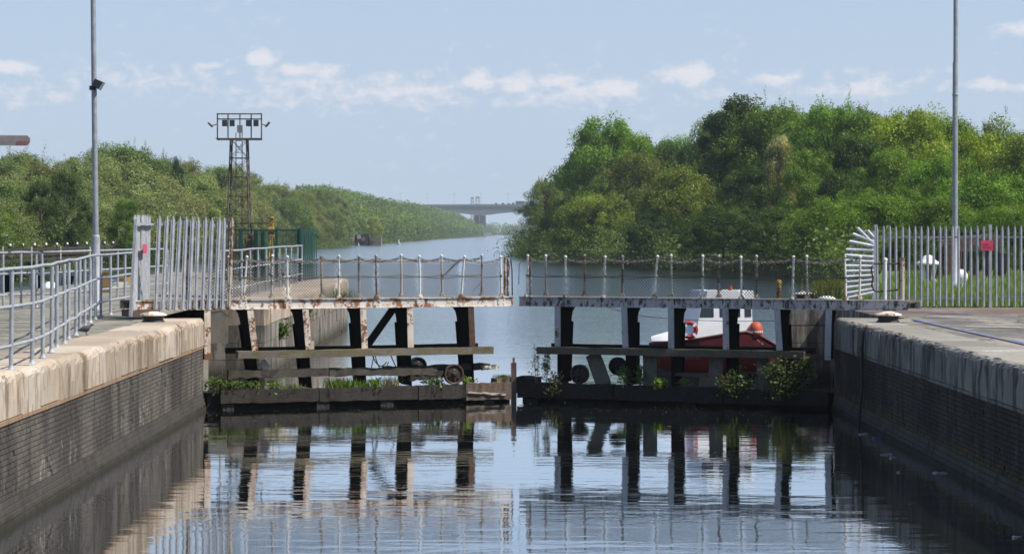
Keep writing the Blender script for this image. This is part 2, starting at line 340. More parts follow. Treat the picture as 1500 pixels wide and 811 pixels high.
plain('lamp_lens', (.4, .42, .45), .15); plain('bridge_concrete', (.17, .185, .185), .8); plain('pier_concrete', (.16, .145, .155), .8); plain('bird', (.10, .085, .10), .7)
plain('lorry_blue', (.05, .07, .14), .5); plain('car_red', (.3, .06, .06), .4); plain('tyre', (.02, .02, .02), .9); plain('box_orange', (.30, .19, .08), .7)
plain('tarp_blue', (.20, .25, .36), .7); plain('litter_white', (.42, .44, .43), .6, 0, .5); plain('litter_blue', (.06, .11, .26), .6, 0, .4); plain('hut_dark', (.03, .027, .025), .9); plain('hut_stone', (.17, .14, .115), .9)
plain('arm_grey', (.30, .265, .255), .7); plain('arm_red', (.36, .16, .16), .7, 0, .4); plain('dry_stem', (.28, .22, .14), .9)

# ------------------------------------------------------------------ setting: water, ground, quays
ZQ = 1.94
LX, RX = -6.33, 7.05                    # faces of the lock walls
w = MB(); w.add([(-3600, -40, 0), (3600, -40, 0), (3600, 5200, 0), (-3600, 5200, 0)], [(0, 1, 2, 3)])
struct(w.build('water', M['canal_water'], org=(0, 0, 0)))
def land(mb, outline, z, depth=3.0, slope=0.0):
    n = len(outline); b = len(mb.v)
    cx = sum(p[0] for p in outline) / n
    mb.v += [(x, y, z) for x, y in outline] + [(x, y, -depth) for x, y in outline]
    mb.f.append(tuple(range(b, b + n))); mb.sm.append(False)
    for i in range(n):
        j = (i + 1) % n; mb.f.append((b + i, b + n + i, b + n + j, b + j)); mb.sm.append(False)
g = MB()
land(g, [(-3500, -40), (-35, -40), (-35, 120), (-41, 160), (-44, 400), (-43, 900), (-38, 1400), (-26, 1900), (-22, 2400), (-40, 3200), (-3500, 3200)], 1.3)
land(g, [(3500, -40), (3500, 3200), (24, 3200), (30, 2400), (26, 1500), (9, 700), (3.6, 420), (3.4, 352), (9, 310), (18, 247), (26.5, 208), (24.5, 170), (19.5, 128), (12.1, 82), (9.25, 68), (8.65, 63.7), (8.65, 59.7), (60, 59.7), (60, -40)], 1.5)
land(g, [(-3500, 3200), (3500, 3200), (3500, 5000), (-3500, 5000)], 1.2)
struct(g.build('ground', M['earth_grass'], org=(0, 0, 0)))
q = MB(); land(q, [(-15, -12), (LX - .9, -12), (LX - .9, 52.2), (-7.4, 52.2), (-7.4, 62), (-6.9, 62), (-6.9, 95), (-7.6, 97), (-10, 112), (-13, 116), (-15, 112)], ZQ - .012)
struct(q.build('quay', M['tarmac'], org=(-10, 40, 0)))
q = MB(); land(q, [(60, -12), (60, 59.6), (8.3, 59.6), (8.3, 52.2), (RX + .9, 52.2), (RX + .9, -12)], ZQ - .012)
struct(q.build('quay', M['quay_concrete'], org=(20, 40, 0)))
q = MB(); land(q, [(8.4, 59.64), (34, 59.64), (34, 126), (19.6, 126), (12.3, 82), (9.4, 68), (8.7, 63.8), (8.4, 63.7)], ZQ - .03)
struct(q.build('grass_verge', M['earth_grass'], org=(10, 90, 0)))

# --- lock walls
rng = random.Random(3)
def coping_stone_mesh(length, depth, h, r, side):      # worn nose towards the lock; local: face at x=0, runs along +y from 0, top at z=0
    prof = [(0, -h), (0, -h * .62), (0, -r)]
    for k in range(1, 6):
        a = math.pi / 2 * k / 5; prof.append((-r * (1 - math.cos(a)), -r + r * math.sin(a)))
    prof += [(-depth * .5, 0), (-depth, 0), (-depth, -h)]
    mb = MB(); n = len(prof); e = .03; q_ = max(3, int(length / .16))
    rings = [0, e] + [e + (length - 2 * e) * (k + 1) / q_ for k in range(q_ - 1)] + [length - e, length]
    for i, y in enumerate(rings):
        ins = .03 if i in (0, len(rings) - 1) else 0; chip = rng.uniform(.01, .05) if rng.random() < .16 else 0
        for k, (x, z) in enumerate(prof):
            j = rng.uniform(-.009, .009) if 0 < k < 8 else 0; c_ = chip if 2 <= k <= 6 else 0
            mb.v.append((-side * (x - (ins if k < 8 else 0) - c_ + j), y, z - ins * (.5 if k > 2 and k < n - 1 else 0) - c_ * .6 + (j * .6 if k > 1 else 0)))
    for i in range(len(rings) - 1):
        for k in range(n):
            f = (i * n + k, i * n + (k + 1) % n, (i + 1) * n + (k + 1) % n, (i + 1) * n + k)
            mb.f.append(f if side < 0 else f[::-1]); mb.sm.append(False)
    mb.f.append(tuple(range(n)) if side > 0 else tuple(reversed(range(n)))); mb.sm.append(False)
    c = tuple((len(rings) - 1) * n + k for k in range(n)); mb.f.append(c if side < 0 else c[::-1]); mb.sm.append(False)
    return mb.mesh('coping_stone')
CM = {}
def coping(wall, xf, y0, y1, side, mat, lens=(1.15, 1.45, 1.75, 2.0), depth=.95, h=.58, r=.13):
    y = y0; k = 0
    while y < y1 - .05:
        L = rng.choice(lens); L = min(L, y1 - y)
        if y1 - y - L < .6: L = y1 - y
        key = (round(L, 3), side, mat, k % 5); k += 1
        if key not in CM:
            CM[key] = coping_stone_mesh(L - .034, depth, h, r, side); CM[key].materials.append(M[mat])
        inst(CM[key], 'coping_stone', wall, (xf + rng.uniform(-.022, .022), y + .015, ZQ + rng.uniform(-.010, .012)), (0, 0, rng.uniform(-.006, .006)))
        y += L
def brickwork(wall, xf, y0, y1, z0, z1, side, mat, ch=.076, L=.235):      # each brick has its own edges; face looks towards -side*x
    V = []; Fc = []; var = []; n = int(round((z1 - z0) / ch)); hh = (z1 - z0) / n
    for i in range(n):
        y = y0 - (L / 2 if i % 2 else 0); za, zb = z0 + i * hh + .0035, z0 + (i + 1) * hh - .0035
        while y < y1:
            ya, yb = max(y0, y + .004), min(y1, y + L - .004)
            if yb - ya > .03:
                p = rng.uniform(0, .010); xa = xf + side * .0; x_out = xf - side * (.008 + p * .7) * (1 if rng.random() > .012 else -.6); xb = xf + side * .02
                b = len(V); c = .006
                V += [(xb, ya, za), (xb, yb, za), (xb, yb, zb), (xb, ya, zb), (x_out, ya + c, za + c), (x_out, yb - c, za + c), (x_out, yb - c, zb - c), (x_out, ya + c, zb - c)]
                fs = [(4, 5, 6, 7), (0, 1, 5, 4), (1, 2, 6, 5), (2, 3, 7, 6), (3, 0, 4, 7)]
                Fc += [tuple(b + q_ for q_ in (f if side < 0 else f[::-1])) for f in fs]; var += [rng.random() ** 1.3] * 8
            y += L
    me = bpy.data.meshes.new('brick_courses'); o3 = ORG[wall]
    me.from_pydata([(a - o3.x, b - o3.y, c - o3.z) for a, b, c in V], [], Fc); me.materials.append(M[mat])
    at_ = me.attributes.new('var', 'FLOAT', 'POINT'); at_.data.foreach_set('value', var)
    o = bpy.data.objects.new('brick_courses', me); col.objects.link(o); o.parent = wall; o['kind'] = 'stuff'; return o
def lock_wall(xf, y0, y1, side, label, cop, brk, y0b=None):       # side +1: water lies towards -x of the face ... face normal is -side*x
    y0b = y0 if y0b is None else y0b
    wll = thing('lock_wall', (xf, (y0 + y1) / 2, 0), label, 'wall')
    m = MB(); m.box(min(xf + side * .01, xf + side * .9), max(xf + side * .01, xf + side * .9), y0, y1, -3, 1.355); m.build('backing', M['mortar'], wll)
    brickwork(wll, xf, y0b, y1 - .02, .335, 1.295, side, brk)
    m = MB(); yy = y0
    while yy < y1 - .1:                                     # thin band of warm stone under the copings
        e = min(yy + rng.uniform(.8, 1.4), y1); m.box(min(xf - side * .03, xf + side * .05), max(xf - side * .03, xf + side * .05), yy + .006, e - .006, 1.30, 1.352); yy = e
    m.build('string_course', M['string_orange' if side < 0 else 'coping_grey'], wll)
    m = MB()
    for i in range(5):                                      # stepped plinth courses down into the water
        za = .335 - (i + 1) * .085; yy = y0 - (.3 if i % 2 else 0); p = .022 + i * .022
        while yy < y1 - .05:
            e = min(yy + rng.uniform(.55, .8), y1); a = max(yy, y0)
            m.box(min(xf - side * p, xf + side * .05), max(xf - side * p, xf + side * .05), a + .004, e - .004, za + .004, za + .081); yy = e
    m.box(min(xf - side * .12, xf + side * .05), max(xf - side * .12, xf + side * .05), y0, y1, -3, -.10)
    o = m.build('plinth_course', M['plinth_stone'], wll); o['kind'] = 'stuff'
    coping(wll, xf - side * .03, y0, y1, side, cop)
    return wll
# side=-1 : left wall (solid towards -x, face looks +x);  side=+1 : right wall
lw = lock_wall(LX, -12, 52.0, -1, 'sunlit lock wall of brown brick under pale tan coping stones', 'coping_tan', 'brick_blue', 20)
rw = lock_wall(RX, -12, 52.0, 1, 'shaded lock wall of shade-darkened brick with algae under grey copings', 'coping_grey', 'brick_shaded', 20)
def ashlar_wall(x0, x1, y0, y1, side, label, cop):          # upstream wall: big stone blocks, front end face and lock face
    wll = thing('pier_wall', ((x0 + x1) / 2, (y0 + y1) / 2, 0), label, 'wall')
    MB().box(x0 + .06, x1 - .06, y0 + .06, y1, -3, 1.40).build('backing', M['mortar'], wll)
    key = 'ash%d' % side
    zs = [(-.35, .10), (.10, .53), (.53, .96), (.96, 1.39)]
    face = x1 if side < 0 else x0
    for i, (za, zb) in enumerate(zs):
        y = y0; k = 0
        while y < y1 - .1:
            L = rng.choice((1.1, 1.5, 1.9)); e = min(y + L, y1)
            j = rng.uniform(-.012, .012)
            m = MB(); a, b_ = sorted((face - .0 + j, face + side * .5)); m.box(a, b_, y + .008, e - .008, za + .006, zb - .006)
            m.build('stone_block', M['ashlar'], wll); y = e
        other = x0 if side < 0 else x1                       # end face towards the gate
        a, b_ = sorted((face + side * .506, other)); sp = a + (b_ - a) * (.42 if i % 2 else .62)
        for (p, r_) in ((a, sp), (sp, b_)):
            m = MB(); m.box(p + .006, r_ - .006, y0 + rng.uniform(-.01, .01), y0 + .5, za + .006, zb - .006); m.build('stone_block', M['ashlar'], wll)
    coping(wll, face - side * .03, y0, y1, side, cop, (1.5, 1.9, 2.3), abs(x1 - x0), .54, .14)
    return wll
ashlar_wall(-7.45, -5.98, 62, 95.5, -1, 'weathered stone pier wall behind the rusty white gate', 'coping_tan')
ashlar_wall(7.27, 8.6, 62, 63.7, 1, 'stone pier wall in half shadow behind the grey gate', 'coping_grey')
for (x0, x1, lab) in ((-8.6, -7.42, 'dark recess wall of stone where the rusty white gate swings back'), (8.28, 9.4, 'dark recess wall of stone where the grey gate swings back')):
    rwl = thing('recess_wall', ((x0 + x1) / 2, 57, 0), lab, 'wall')
    m = MB(); y = 52.0
    MB().box(x0 + .05, x1 - .05, 52.02, 61.98, -3, 1.38).build('backing', M['mortar'], rwl)
    for i in range(4):
        y = 52.0
        while y < 61.9:
            e = min(y + rng.choice((1.2, 1.6, 2.0)), 62.0); za = -.35 + i * .43
            MB().box(x0, x1, y + .008, e - .008, za + .006, za + .424).build('stone_block', M['ashlar'], rwl); y = e
    MB().box(x0 - .02, x1 + .02, 52.0, 62.0, 1.40, ZQ - .02).build('coping', M['coping_grey'], rwl)
# end returns of the near walls at the gate recess (rounded nose)
for (xa, side, mat, lab) in ((LX, -1, 'coping_tan', 'rounded tan stone quoin where the sunlit wall meets the rusty gate'), (RX, 1, 'coping_grey', 'rounded grey stone quoin where the shaded wall meets the grey gate')):
    qn = thing('hollow_quoin', (xa + side * .5, 52.2, 0), lab, 'quoin')
    for i, (za, zb) in enumerate(((-.6, .30), (.30, .83), (.83, 1.35), (1.36, ZQ - .004))):
        poly = [(xa + side * 1.4, 52.004, za + .005), (xa + side * .004, 52.004, za + .005)]
        for k in range(0, 6):
            a = math.pi / 2 * k / 5; poly.append((xa + side * (.26 - .26 * math.cos(a)), 52.14 + .26 * math.sin(a), za + .005))
        poly.append((xa + side * 1.4, 52.40, za + .005))
        if side < 0: poly = poly[::-1]
        MB().prism(poly[::-1], (0, 0, zb - za - .01)).build('stone_block', M[mat] if i == 3 else M['ashlar'], qn)
hr = thing('wall_slot', (RX - .07, 47.6, 0), 'dark tube standing in for an upright slot in the shaded wall under a pale hook', 'rope')
m = MB(); m.tube([(RX - .03, 47.6, 1.84), (RX - .075, 47.61, 1.5), (RX - .07, 47.59, .8), (RX - .12, 47.6, .2), (RX - .16, 47.6, -.3)], .028, 7); m.build('rope', M['black_iron'], hr)  # dark tube added in place of the upright slot in the wall
m = MB(); m.tube([(RX + .12, 47.6, 1.955), (RX + .02, 47.6, 1.95), (RX - .05, 47.6, 1.88), (RX - .06, 47.6, 1.80)], .02, 7); m.build('hook', M['bollard_paint'], hr)
# painted lines on the quays
def line(name, pts, wd, mat, label):
    m = MB()
    for a, b in zip(pts[:-1], pts[1:]):
        d = (Vector(b) - Vector(a)).normalized(); n = Vector((-d.y, d.x)) * wd / 2
        m.add([(a[0] - n.x, a[1] - n.y, ZQ + .006), (b[0] - n.x, b[1] - n.y, ZQ + .006), (b[0] + n.x, b[1] + n.y, ZQ + .006), (a[0] + n.x, a[1] + n.y, ZQ + .006)], [(0, 1, 2, 3)])
    o = m.build(name, M[mat]); return struct(o)
for yy in (38.2, 41.8, 45.6, 49.4): line('bay_line', [(-14, yy), (-8.3, yy)], .12, 'paint_white', '')
line('edge_line', [(8.55, 20), (8.5, 40), (8.55, 51)], .16, 'paint_blue', ''); line('edge_line', [(9.6, 55.2), (10.4, 54.4)], .3, 'paint_blue', ''); line('edge_line', [(9.3, 56.4), (10.3, 55.6)], .16, 'paint_blue', '')
line('cross_line', [(RX + .25, 37.4), (RX + 1.5, 37.6)], .3, 'paint_white', ''); line('cross_line', [(8.9, 47.2), (9.9, 46.6)], .22, 'paint_white', ''); line('edge_line', [(9.0, 52.6), (9.9, 51.6), (10.6, 51.3)], .2, 'paint_blue', '')

# ------------------------------------------------------------------ the mitre gates
def chain_links(mb, a, b, sag, pitch=.075, r=.011, rl=.03):
    a = Vector(a); b = Vector(b); L = (b - a).length; n = max(4, int(L / pitch))
    def P(t): return a.lerp(b, t) - Vector((0, 0, sag * 4 * t * (1 - t)))
    for i in range(n):
        p, q_ = P(i / n), P((i + 1) / n); d = (q_ - p).normalized(); c = (p + q_) / 2; hl = (q_ - p).length * .66
        up = Vector((0, 0, 1)); s1 = d.cross(up).normalized(); s2 = s1.cross(d)
        side = (s1 + s2).normalized() if i % 2 else (s1 - s2).normalized(); nn = side.cross(d)
        ring = []
        for k in range(8):
            t = 2 * math.pi * k / 8; ring.append(c + d * math.cos(t) * hl + side * math.sin(t) * rl)
        vs_ = []
        for k in range(8):
            out = (ring[k] - c).normalized()
            for (x, y) in ((1, 0), (0, 1), (-1, 0), (0, -1)): vs_.append(ring[k] + out * x * r + nn * y * r)
        fs = [(4 * k + m_, 4 * k + (m_ + 1) % 4, 4 * ((k + 1) % 8) + (m_ + 1) % 4, 4 * ((k + 1) % 8) + m_) for k in range(8) for m_ in range(4)]
        mb.add(vs_, fs)
def rope(mb, a, b, sag, r=.014, n=9, seg=6):
    a = Vector(a); b = Vector(b)
    mb.tube([a.lerp(b, i / n) - Vector((0, 0, sag * 4 * (i / n) * (1 - i / n))) for i in range(n + 1)], r, seg)
def chainlink(mb, A, B, z0, zt, sag, cell=.066, r=.0076):           # diamond mesh between two posts, top edge hangs with the chain
    A = Vector(A); B = Vector(B); L = (B - A).length; H = zt - z0; m = int(L / cell) + 1
    def P(u, v):
        t = min(max(u / L, 0), 1); top = zt - sag * 4 * t * (1 - t); c = A.lerp(B, t); return Vector((c.x, c.y, z0 + (top - z0) * v))
    k = int(H / cell * 1.0) + 1
    for s_ in (1, -1):
        for i in range(-k, m + k):
            u0 = i * cell; pts = []
            for j in range(7):
                v = j / 6; u = u0 + s_ * v * H * .9
                if 0 <= u <= L: pts.append(P(u, v))
            if len(pts) > 1: mb.tube(pts, r, 3, caps=False)
class Line2:
    def __init__(s, A, B):
        s.A = Vector((A[0], A[1], 0)); s.B = Vector((B[0], B[1], 0)); s.u = (s.B - s.A).normalized(); s.L = (s.B - s.A).length
        n = Vector((-s.u.y, s.u.x, 0)); s.n = n if n.y > 0 else -n                   # n points away from the camera
    def s_of(s, px, d=0.0):
        A = s.A + s.n * d; k = (px - VX) / F; return (k * A.y - A.x) / (s.u.x - k * s.u.y)
    def p(s, S, d, z): return s.A + s.u * S + s.n * d + Vector((0, 0, z))
    def px(s, px, d, z): return s.p(s.s_of(px, d), d, z)
GL = Line2((LX - .02, 51.9), (.22, 54.55)); GR = Line2((RX + .02, 51.9), (.42, 54.55))
ZT, ZB = 2.32, 2.11                    # walkway girder
def build_gate(G, label, posts, brackets, mats, beam_px, gird_px, front_rust, gap):
    gt = thing('lock_gate', (G.A + G.u * G.L / 2), label, 'lock gate')
    girder, flange, post, rustpost, beam = mats
    s0, s1 = G.s_of(gird_px[0]), G.s_of(gird_px[1])
    # fascia channel with flanges, stiffeners and bolts
    m = MB(); nseg = 7; cuts = [s0 + (s1 - s0) * i / nseg for i in range(nseg + 1)]
    m.beam(G.p(s0, .03, (ZT + ZB) / 2), G.p(s1, .03, (ZT + ZB) / 2), .02, ZT - ZB - .02, n=12, wob=.003)
    m.beam(G.p(s0, .06, ZT - .008), G.p(s1, .06, ZT - .008), .14, .016, n=12, wob=.002); m.beam(G.p(s0, .06, ZB + .008), G.p(s1, .06, ZB + .008), .14, .016, n=12, wob=.002)
    gd = m.build('girder', M[girder], gt)
    for px in posts:
        m = MB(); c = G.px(px, .012, (ZT + ZB) / 2); m.beam(c - G.u * .085, c + G.u * .085, .014, ZT - ZB - .03)
        for i in (-1, 1):
            for j in (-1, 1): m.lathe(c + G.u * .055 * i + Vector((0, 0, .05 * j)) - G.n * .008, [(.014, 0), (.014, .012), (.006, .016)], 6, -G.n)
        m.build('gusset_plate', M[girder], gd)
    m = MB(); m.beam(G.p(s0, 1.27, (ZT + ZB) / 2), G.p(s1, 1.27, (ZT + ZB) / 2), .03, ZT - ZB - .03, n=4, wob=.002); m.build('girder', M[girder], gt)
    nb = int(abs(s1 - s0) / .30)
    pm = None
    for i in range(nb):                                   # deck boards across the walkway
        S = s0 + (s1 - s0) * (i + .5) / nb
        m = MB(); m.beam(G.p(S, .14, ZT - .035 + rng.uniform(-.006, .006)), G.p(S, 1.24, ZT - .035), abs(s1 - s0) / nb - .012, .04); m.build('deck_board', M['timber_grey'], gt)
    # brackets: deep web at right angles to the gate, painted front flange
    for (pt, pb, zl) in brackets:
        S = G.s_of(pt); Sb = G.s_of(pb); sh = (Sb - S)
        def Q(d, z): 
            return G.p(S + sh * (ZB - z) / .9 if zl < .7 else S + sh * (ZB - z) / .9, d, z)
        prof = [(.02, ZB - .002), (1.10, ZB - .002), (1.09, ZB - .07), (.97, ZB - .13), (.90, ZB - .26), (.86, ZB - .45), (.80, ZB - .75), (.76, 1.1), (.70, .40), (.02, .40)] if zl < .7 else \
               [(.02, ZB - .002), (.62, ZB - .002), (.60, ZB - .1), (.50, ZB - .3), (.46, zl), (.02, zl)]
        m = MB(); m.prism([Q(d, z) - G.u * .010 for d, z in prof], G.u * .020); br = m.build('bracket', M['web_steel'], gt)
        m = MB(); zlow = 1.235 if zl < .7 else zl
        m.beam(Q(.01, ZB - .004), Q(.01, zlow), .02, .135, up=tuple(G.u)); m.build('flange', M[flange] if pt != 690 else M['rust'], br)
        m = MB(); m.beam(Q(.88, ZB - .35), Q(.74, .42), .02, .11, up=tuple(G.u)); m.build('rear_flange', M['web_steel'], br)
    # stanchions in pairs, front and rear of the walkway
    pf = [G.px(px, .05, ZT) for px in posts]; prr = [p + G.n * 1.20 for p in pf]
    lean = {}
    for k, base in enumerate(pf + prr):
        front = k < len(pf); mt = M[post if (front and k not in front_rust) else rustpost]
        if not front and rng.random() < .35: mt = M[post]
        tp = base + Vector((rng.uniform(-.025, .025), rng.uniform(-.02, .02), .90 + rng.uniform(-.015, .02)))
        if front and (k in (1, 6) and G is GL): tp += Vector((.05, 0, 0))
        if front and (k == 3 and G is GR): tp += Vector((.09, 0, 0))
        lean[k] = (base, tp)
        m = MB(); mid_ = base.lerp(tp, .5) + Vector((rng.uniform(-.008, .008), 0, 0)); m.tube([base, mid_, tp], .026, 8, .021)
        m.lathe(tp - Vector((0, 0, .02)), [(.020, -.01), (.034, .0), (.036, .02), (.026, .045), (.006, .055)], 10); st = m.build('stanchion', mt, gt)
        m = MB(); m.lathe(base + Vector((0, 0, -.004)), [(.075, 0), (.07, .03), (.04, .075), (.028, .08)], 10); m.build('socket', M['post_rust'], st)
        m = MB(); m.lathe(base.lerp(tp, .52) - G.n * .0, [(.027, -.025), (.036, -.015), (.036, .015), (.027, .025)], 8); m.build('collar', M['post_rust'], st)
    n = len(posts)
    order = sorted(range(n), key=lambda i: posts[i])
    for off in (0, n):
        for a, b in zip(order[:-1], order[1:]):
            if (off and (a, b) in gap): continue
            (b0, t0), (b1, t1) = lean[a + off], lean[b + off]
            sg = rng.uniform(.05, .085)
            m = MB(); chain_links(m, t0 - Vector((0, 0, .05)), t1 - Vector((0, 0, .05)), sg, .085, .011, .026); m.build('chain', M['chain_iron' if off else 'rope'], gt)
            m = MB(); rope(m, b0.lerp(t0, .52), b1.lerp(t1, .52), rng.uniform(.02, .05), .010); m.build('wire_rope', M['chain_iron'], gt)
            if not off:
                m = MB(); chainlink(m, b0 + G.n * .03, b1 + G.n * .03, ZT + .03, (t0.z + t1.z) / 2 - .09, sg, .066); o = m.build('wire_mesh', M['wire'], gt)
    # longitudinal rubbing beam, back beam, gate body and walings
    a, b = G.s_of(beam_px[0], -.12), G.s_of(beam_px[1], -.12)
    m = MB(); m.beam(G.p(a, -.07, 1.15), G.p(b, -.07, 1.15), .20, .155, n=16, wob=.008); m.build('beam', M[beam], gt)
    m = MB(); m.beam(G.p(a, .82, 1.20), G.p(b, .82, 1.20), .12, .12, n=6, wob=.006); m.build('beam', M['timber_black'], gt)
    m = MB()
    e0, e1 = .15, G.L - .02
    m.hexa([G.p(e0, .06, -2), G.p(e1, .06, -2), G.p(e1, .8, -2), G.p(e0, .8, -2), G.p(e0, .06, .345), G.p(e1, .06, .345), G.p(e1, .8, .345), G.p(e0, .8, .345)]); m.build('gate_body', M['timber_black'], gt)
    return gt
gl_posts = [299, 356.5, 421.5, 496.5, 552, 615, 676, 734.5]
gl = build_gate(GL, 'rusty white lock gate footbridge with sunlit girder and orange rust stains', gl_posts,
                [(304, 304, 1.05), (366.5, 374, .4), (447.5, 452.5, .4), (532, 534.5, .4), (600.5, 602, .4), (690, 692.5, .4)],
                ('girder_paint', 'flange_paint', 'post_paint', 'post_rust', 'timber_moss'), (348, 722), (196, 752), (4,), ())
gr_posts = [772, 829, 885, 958.5, 1029.5, 1086, 1161.5, 1239]
gr = build_gate(GR, 'shade-greyed lock gate footbridge with peeling dark girder', gr_posts,
                [(816.5, 816.5, .4), (914, 916, .4), (982.5, 983, .4), (1062.5, 1063.5, .4), (1138, 1142, .4), (1214, 1212.5, 1.05)],
                ('girder_paint_shaded', 'flange_paint_shaded', 'post_paint', 'post_rust', 'timber_worn2'), (787, 1178), (1330, 760), (), ())
def gate_part(G, gt, name, mat, px0, px1, d0, d1, z0, z1, w_, h_, n=10, wob=.012, sl=0):
    m = MB(); m.beam(G.px(px0, d0, (z0 + z1) / 2), G.px(px1, d1, (z0 + z1) / 2 + sl), w_, h_ or (z1 - z0), n=n + 6, wob=wob * 1.6); return m.build(name, M[mat], gt)
# walings: heavy timbers at the waterline, then packing blocks below them
for (a, b, mt, z0, z1) in ((322, 465, 'timber_dark', .13, .41), (466, 609, 'timber_dark', .12, .405), (611.5, 679, 'timber_dark', .11, .41), (680, 746, 'timber_brown', .06, .43)):
    gate_part(GL, gl, 'waling', mt, a, b, -.06, -.06, z0, z1, .22, None, 8, .008)
for (a, b, mt, z0, z1) in ((760, 900, 'timber_black', .10, .43), (901, 1060, 'timber_black', .09, .42), (1062, 1215, 'timber_black', .08, .40)):
    gate_part(GR, gr, 'waling', mt, a, b, -.06, -.06, z0, z1, .22, None, 8, .008)
for (a, b) in ((324, 341), (462, 480), (556, 575), (706, 722)): gate_part(GL, gl, 'packing_block', 'timber_dark', a, b, -.03, -.03, -.2, .115, .2, None, 2, .005)
for (a, b) in ((770, 790), (1000, 1020)): gate_part(GR, gr, 'packing_block', 'timber_black', a, b, -.03, -.03, -.2, .085, .2, None, 2, .005)
gate_part(GL, gl, 'fender_strip', 'timber_pale', 686, 741, -.19, -.19, .22, .25, .03, .035, 6, .006, -.07)
gate_part(GL, gl, 'lower_rail', 'timber_worn', 333, 480, .02, .02, .655, .82, .16, None, 10, .012)
gate_part(GL, gl, 'lower_rail', 'timber_worn', 482, 640, .03, .04, .655, .82, .15, None, 10, .014, -.03)
gate_part(GL, gl, 'lower_rail', 'timber_dark', 560, 716, .15, .15, .68, .82, .14, None, 8, .012, .03)
gate_part(GL, gl, 'splintered_end', 'timber_pale', 706, 730, .06, .06, .72, .80, .1, None, 4, .02)
gate_part(GL, gl, 'lower_rail', 'timber_dark', 600, 668, .01, .02, .50, .64, .12, None, 6, .014, .10)
gate_part(GR, gr, 'lower_rail', 'timber_grey', 966, 1040, .3, .3, .62, .69, .12, None, 4, .005)
gate_part(GR, gr, 'lower_rail', 'timber_black', 1048, 1170, .3, .3, .60, .72, .12, None, 4, .008)
m = MB(); m.beam(GL.px(576, .85, 2.06), GL.px(538, .85, 1.26), .06, .16, up=tuple(GL.u)); m.build('brace', M['timber_black'], gl)
m = MB(); m.beam(GR.px(925, .7, 1.25), GR.px(932, .7, .45), .1, .16, up=tuple(GR.u)); m.build('brace', M['timber_dark'], gr)
m = MB(); m.beam(GL.px(383, .05, .99), GL.px(392, .02, .83), .05, .17, up=tuple(GL.u)); m.build('cleat', M['timber_pale'], gl); m = MB(); m.beam(GL.px(457, .02, 1.41), GL.px(457, .02, 1.235), .05, .085, up=tuple(GL.u)); m.build('cleat', M['timber_pale'], gl)
# vertical planks of the grey gate
for (a, b, w_, zt, zb) in ((868, 885, .33, 1.08, .40), (952, 953, .31, 1.08, .36), (1049, 1049, .30, 1.08, .36), (1117, 1116, .26, 1.08, .40)):
    m = MB(); m.beam(GR.px(a, .06, zt), GR.px(b, .02, zb), .05, w_, up=tuple(GR.u), n=4, wob=.008); m.build('upright_plank', M['plank_grey'], gr)
def wheel(G, gt, px, d, z, r, mat, spokes=8):
    c = G.px(px, d, z); m = MB(); ax = -G.n
    prof = [(r * .84, -.04), (r, -.05), (r * 1.0, -.035), (r * .95, 0), (r * 1.0, .035), (r, .05), (r * .84, .04), (r * .80, 0), (r * .84, -.04)]
    a = ax.cross(Vector((0, 0, 1))).normalized(); b = ax.cross(a); seg = 24; vs_ = []
    for (rr, zz) in prof:
        for k in range(seg):
            t = 2 * math.pi * k / seg; vs_.append(c + ax * zz + a * math.cos(t) * rr + b * math.sin(t) * rr)
    m.add(vs_, [(i * seg + k, i * seg + (k + 1) % seg, (i + 1) * seg + (k + 1) % seg, (i + 1) * seg + k) for i in range(len(prof) - 1) for k in range(seg)], True)
    o = m.build('pulley_wheel', M[mat], gt)
    m = MB()
    if True: m.lathe(c - ax * .02, [(r * .1, 0), (r * .86, .005), (r * .86, .03), (r * .1, .04)], 20, ax)
    m.lathe(c - ax * .06, [(r * .26, 0), (r * .26, .10), (r * .15, .12), (r * .10, .14)], 14, ax)
    for k in range(spokes):
        t = 2 * math.pi * (k + .3) / spokes; d_ = a * math.cos(t) + b * math.sin(t); m.beam(c + d_ * r * .2, c + d_ * r * .85, .03, r * .2, up=tuple(ax), w2=.03, h2=r * .13)
    m.build('spokes', M['rust_dark'] if mat == 'rust' else M['black_iron'], o); return o
rusty('rust_dark', (.035, .028, .025), (.075, .045, .033), .5); wheel(GL, gl, 664.5, -.1, .635, .225, 'rust'); wheel(GR, gr, 849, -.02, .635, .215, 'black_iron'); wheel(GL, gl, 612, .55, .80, .2, 'black_iron'); wheel(GR, gr, 905, .5, .80, .2, 'black_iron')
# closing posts at the meeting edges
m = MB()
for (px, z0, z1, dx) in ((739.5, ZT, 3.19, .0), (744, ZT, 3.16, .02)): m.tube([GL.px(px, .5, z0), GL.px(px + dx, .5, z1)], .03, 8)
m.tube([GL.px(744, .3, 3.15), GL.px(746, .3, 3.0), GL.px(745, .3, 2.75), GL.px(741, .3, 2.68)], .016, 6); m.build('end_post', M['post_rust'], gl)
m = MB(); m.tube([GL.px(748, .2, 3.15), GL.px(750, .2, 2.9), GL.px(750.5, .2, 2.34)], .016, 6); m.build('end_bar', M['black_iron'], gl)
m = MB(); m.tube([GR.px(777, .1, ZT), GR.px(776.5, .1, 3.2)], .028, 8); m.tube([GR.px(773, .05, 3.13), GR.px(763, .05, 3.11), GR.px(760.5, .05, 3.02), GR.px(760, .05, 2.6)], .011, 6); m.build('end_post', M['post_rust'], gr)
m = MB(); m.beam(GL.px(752.5, -.05, -.3), GL.px(752.5, -.05, .86), .13, .12, n=3, wob=.004); m.beam(GL.px(752.5, -.05, .86), GL.px(752.5, -.05, .97), .05, .05); m.build('mitre_post', M['timber_brown'], gl)
m = MB(); m.beam(GL.px(724, .2, .33), GL.px(744, .2, .33), .5, .42, n=3, wob=.04); m.build('mitre_block', M['timber_moss'], gl)
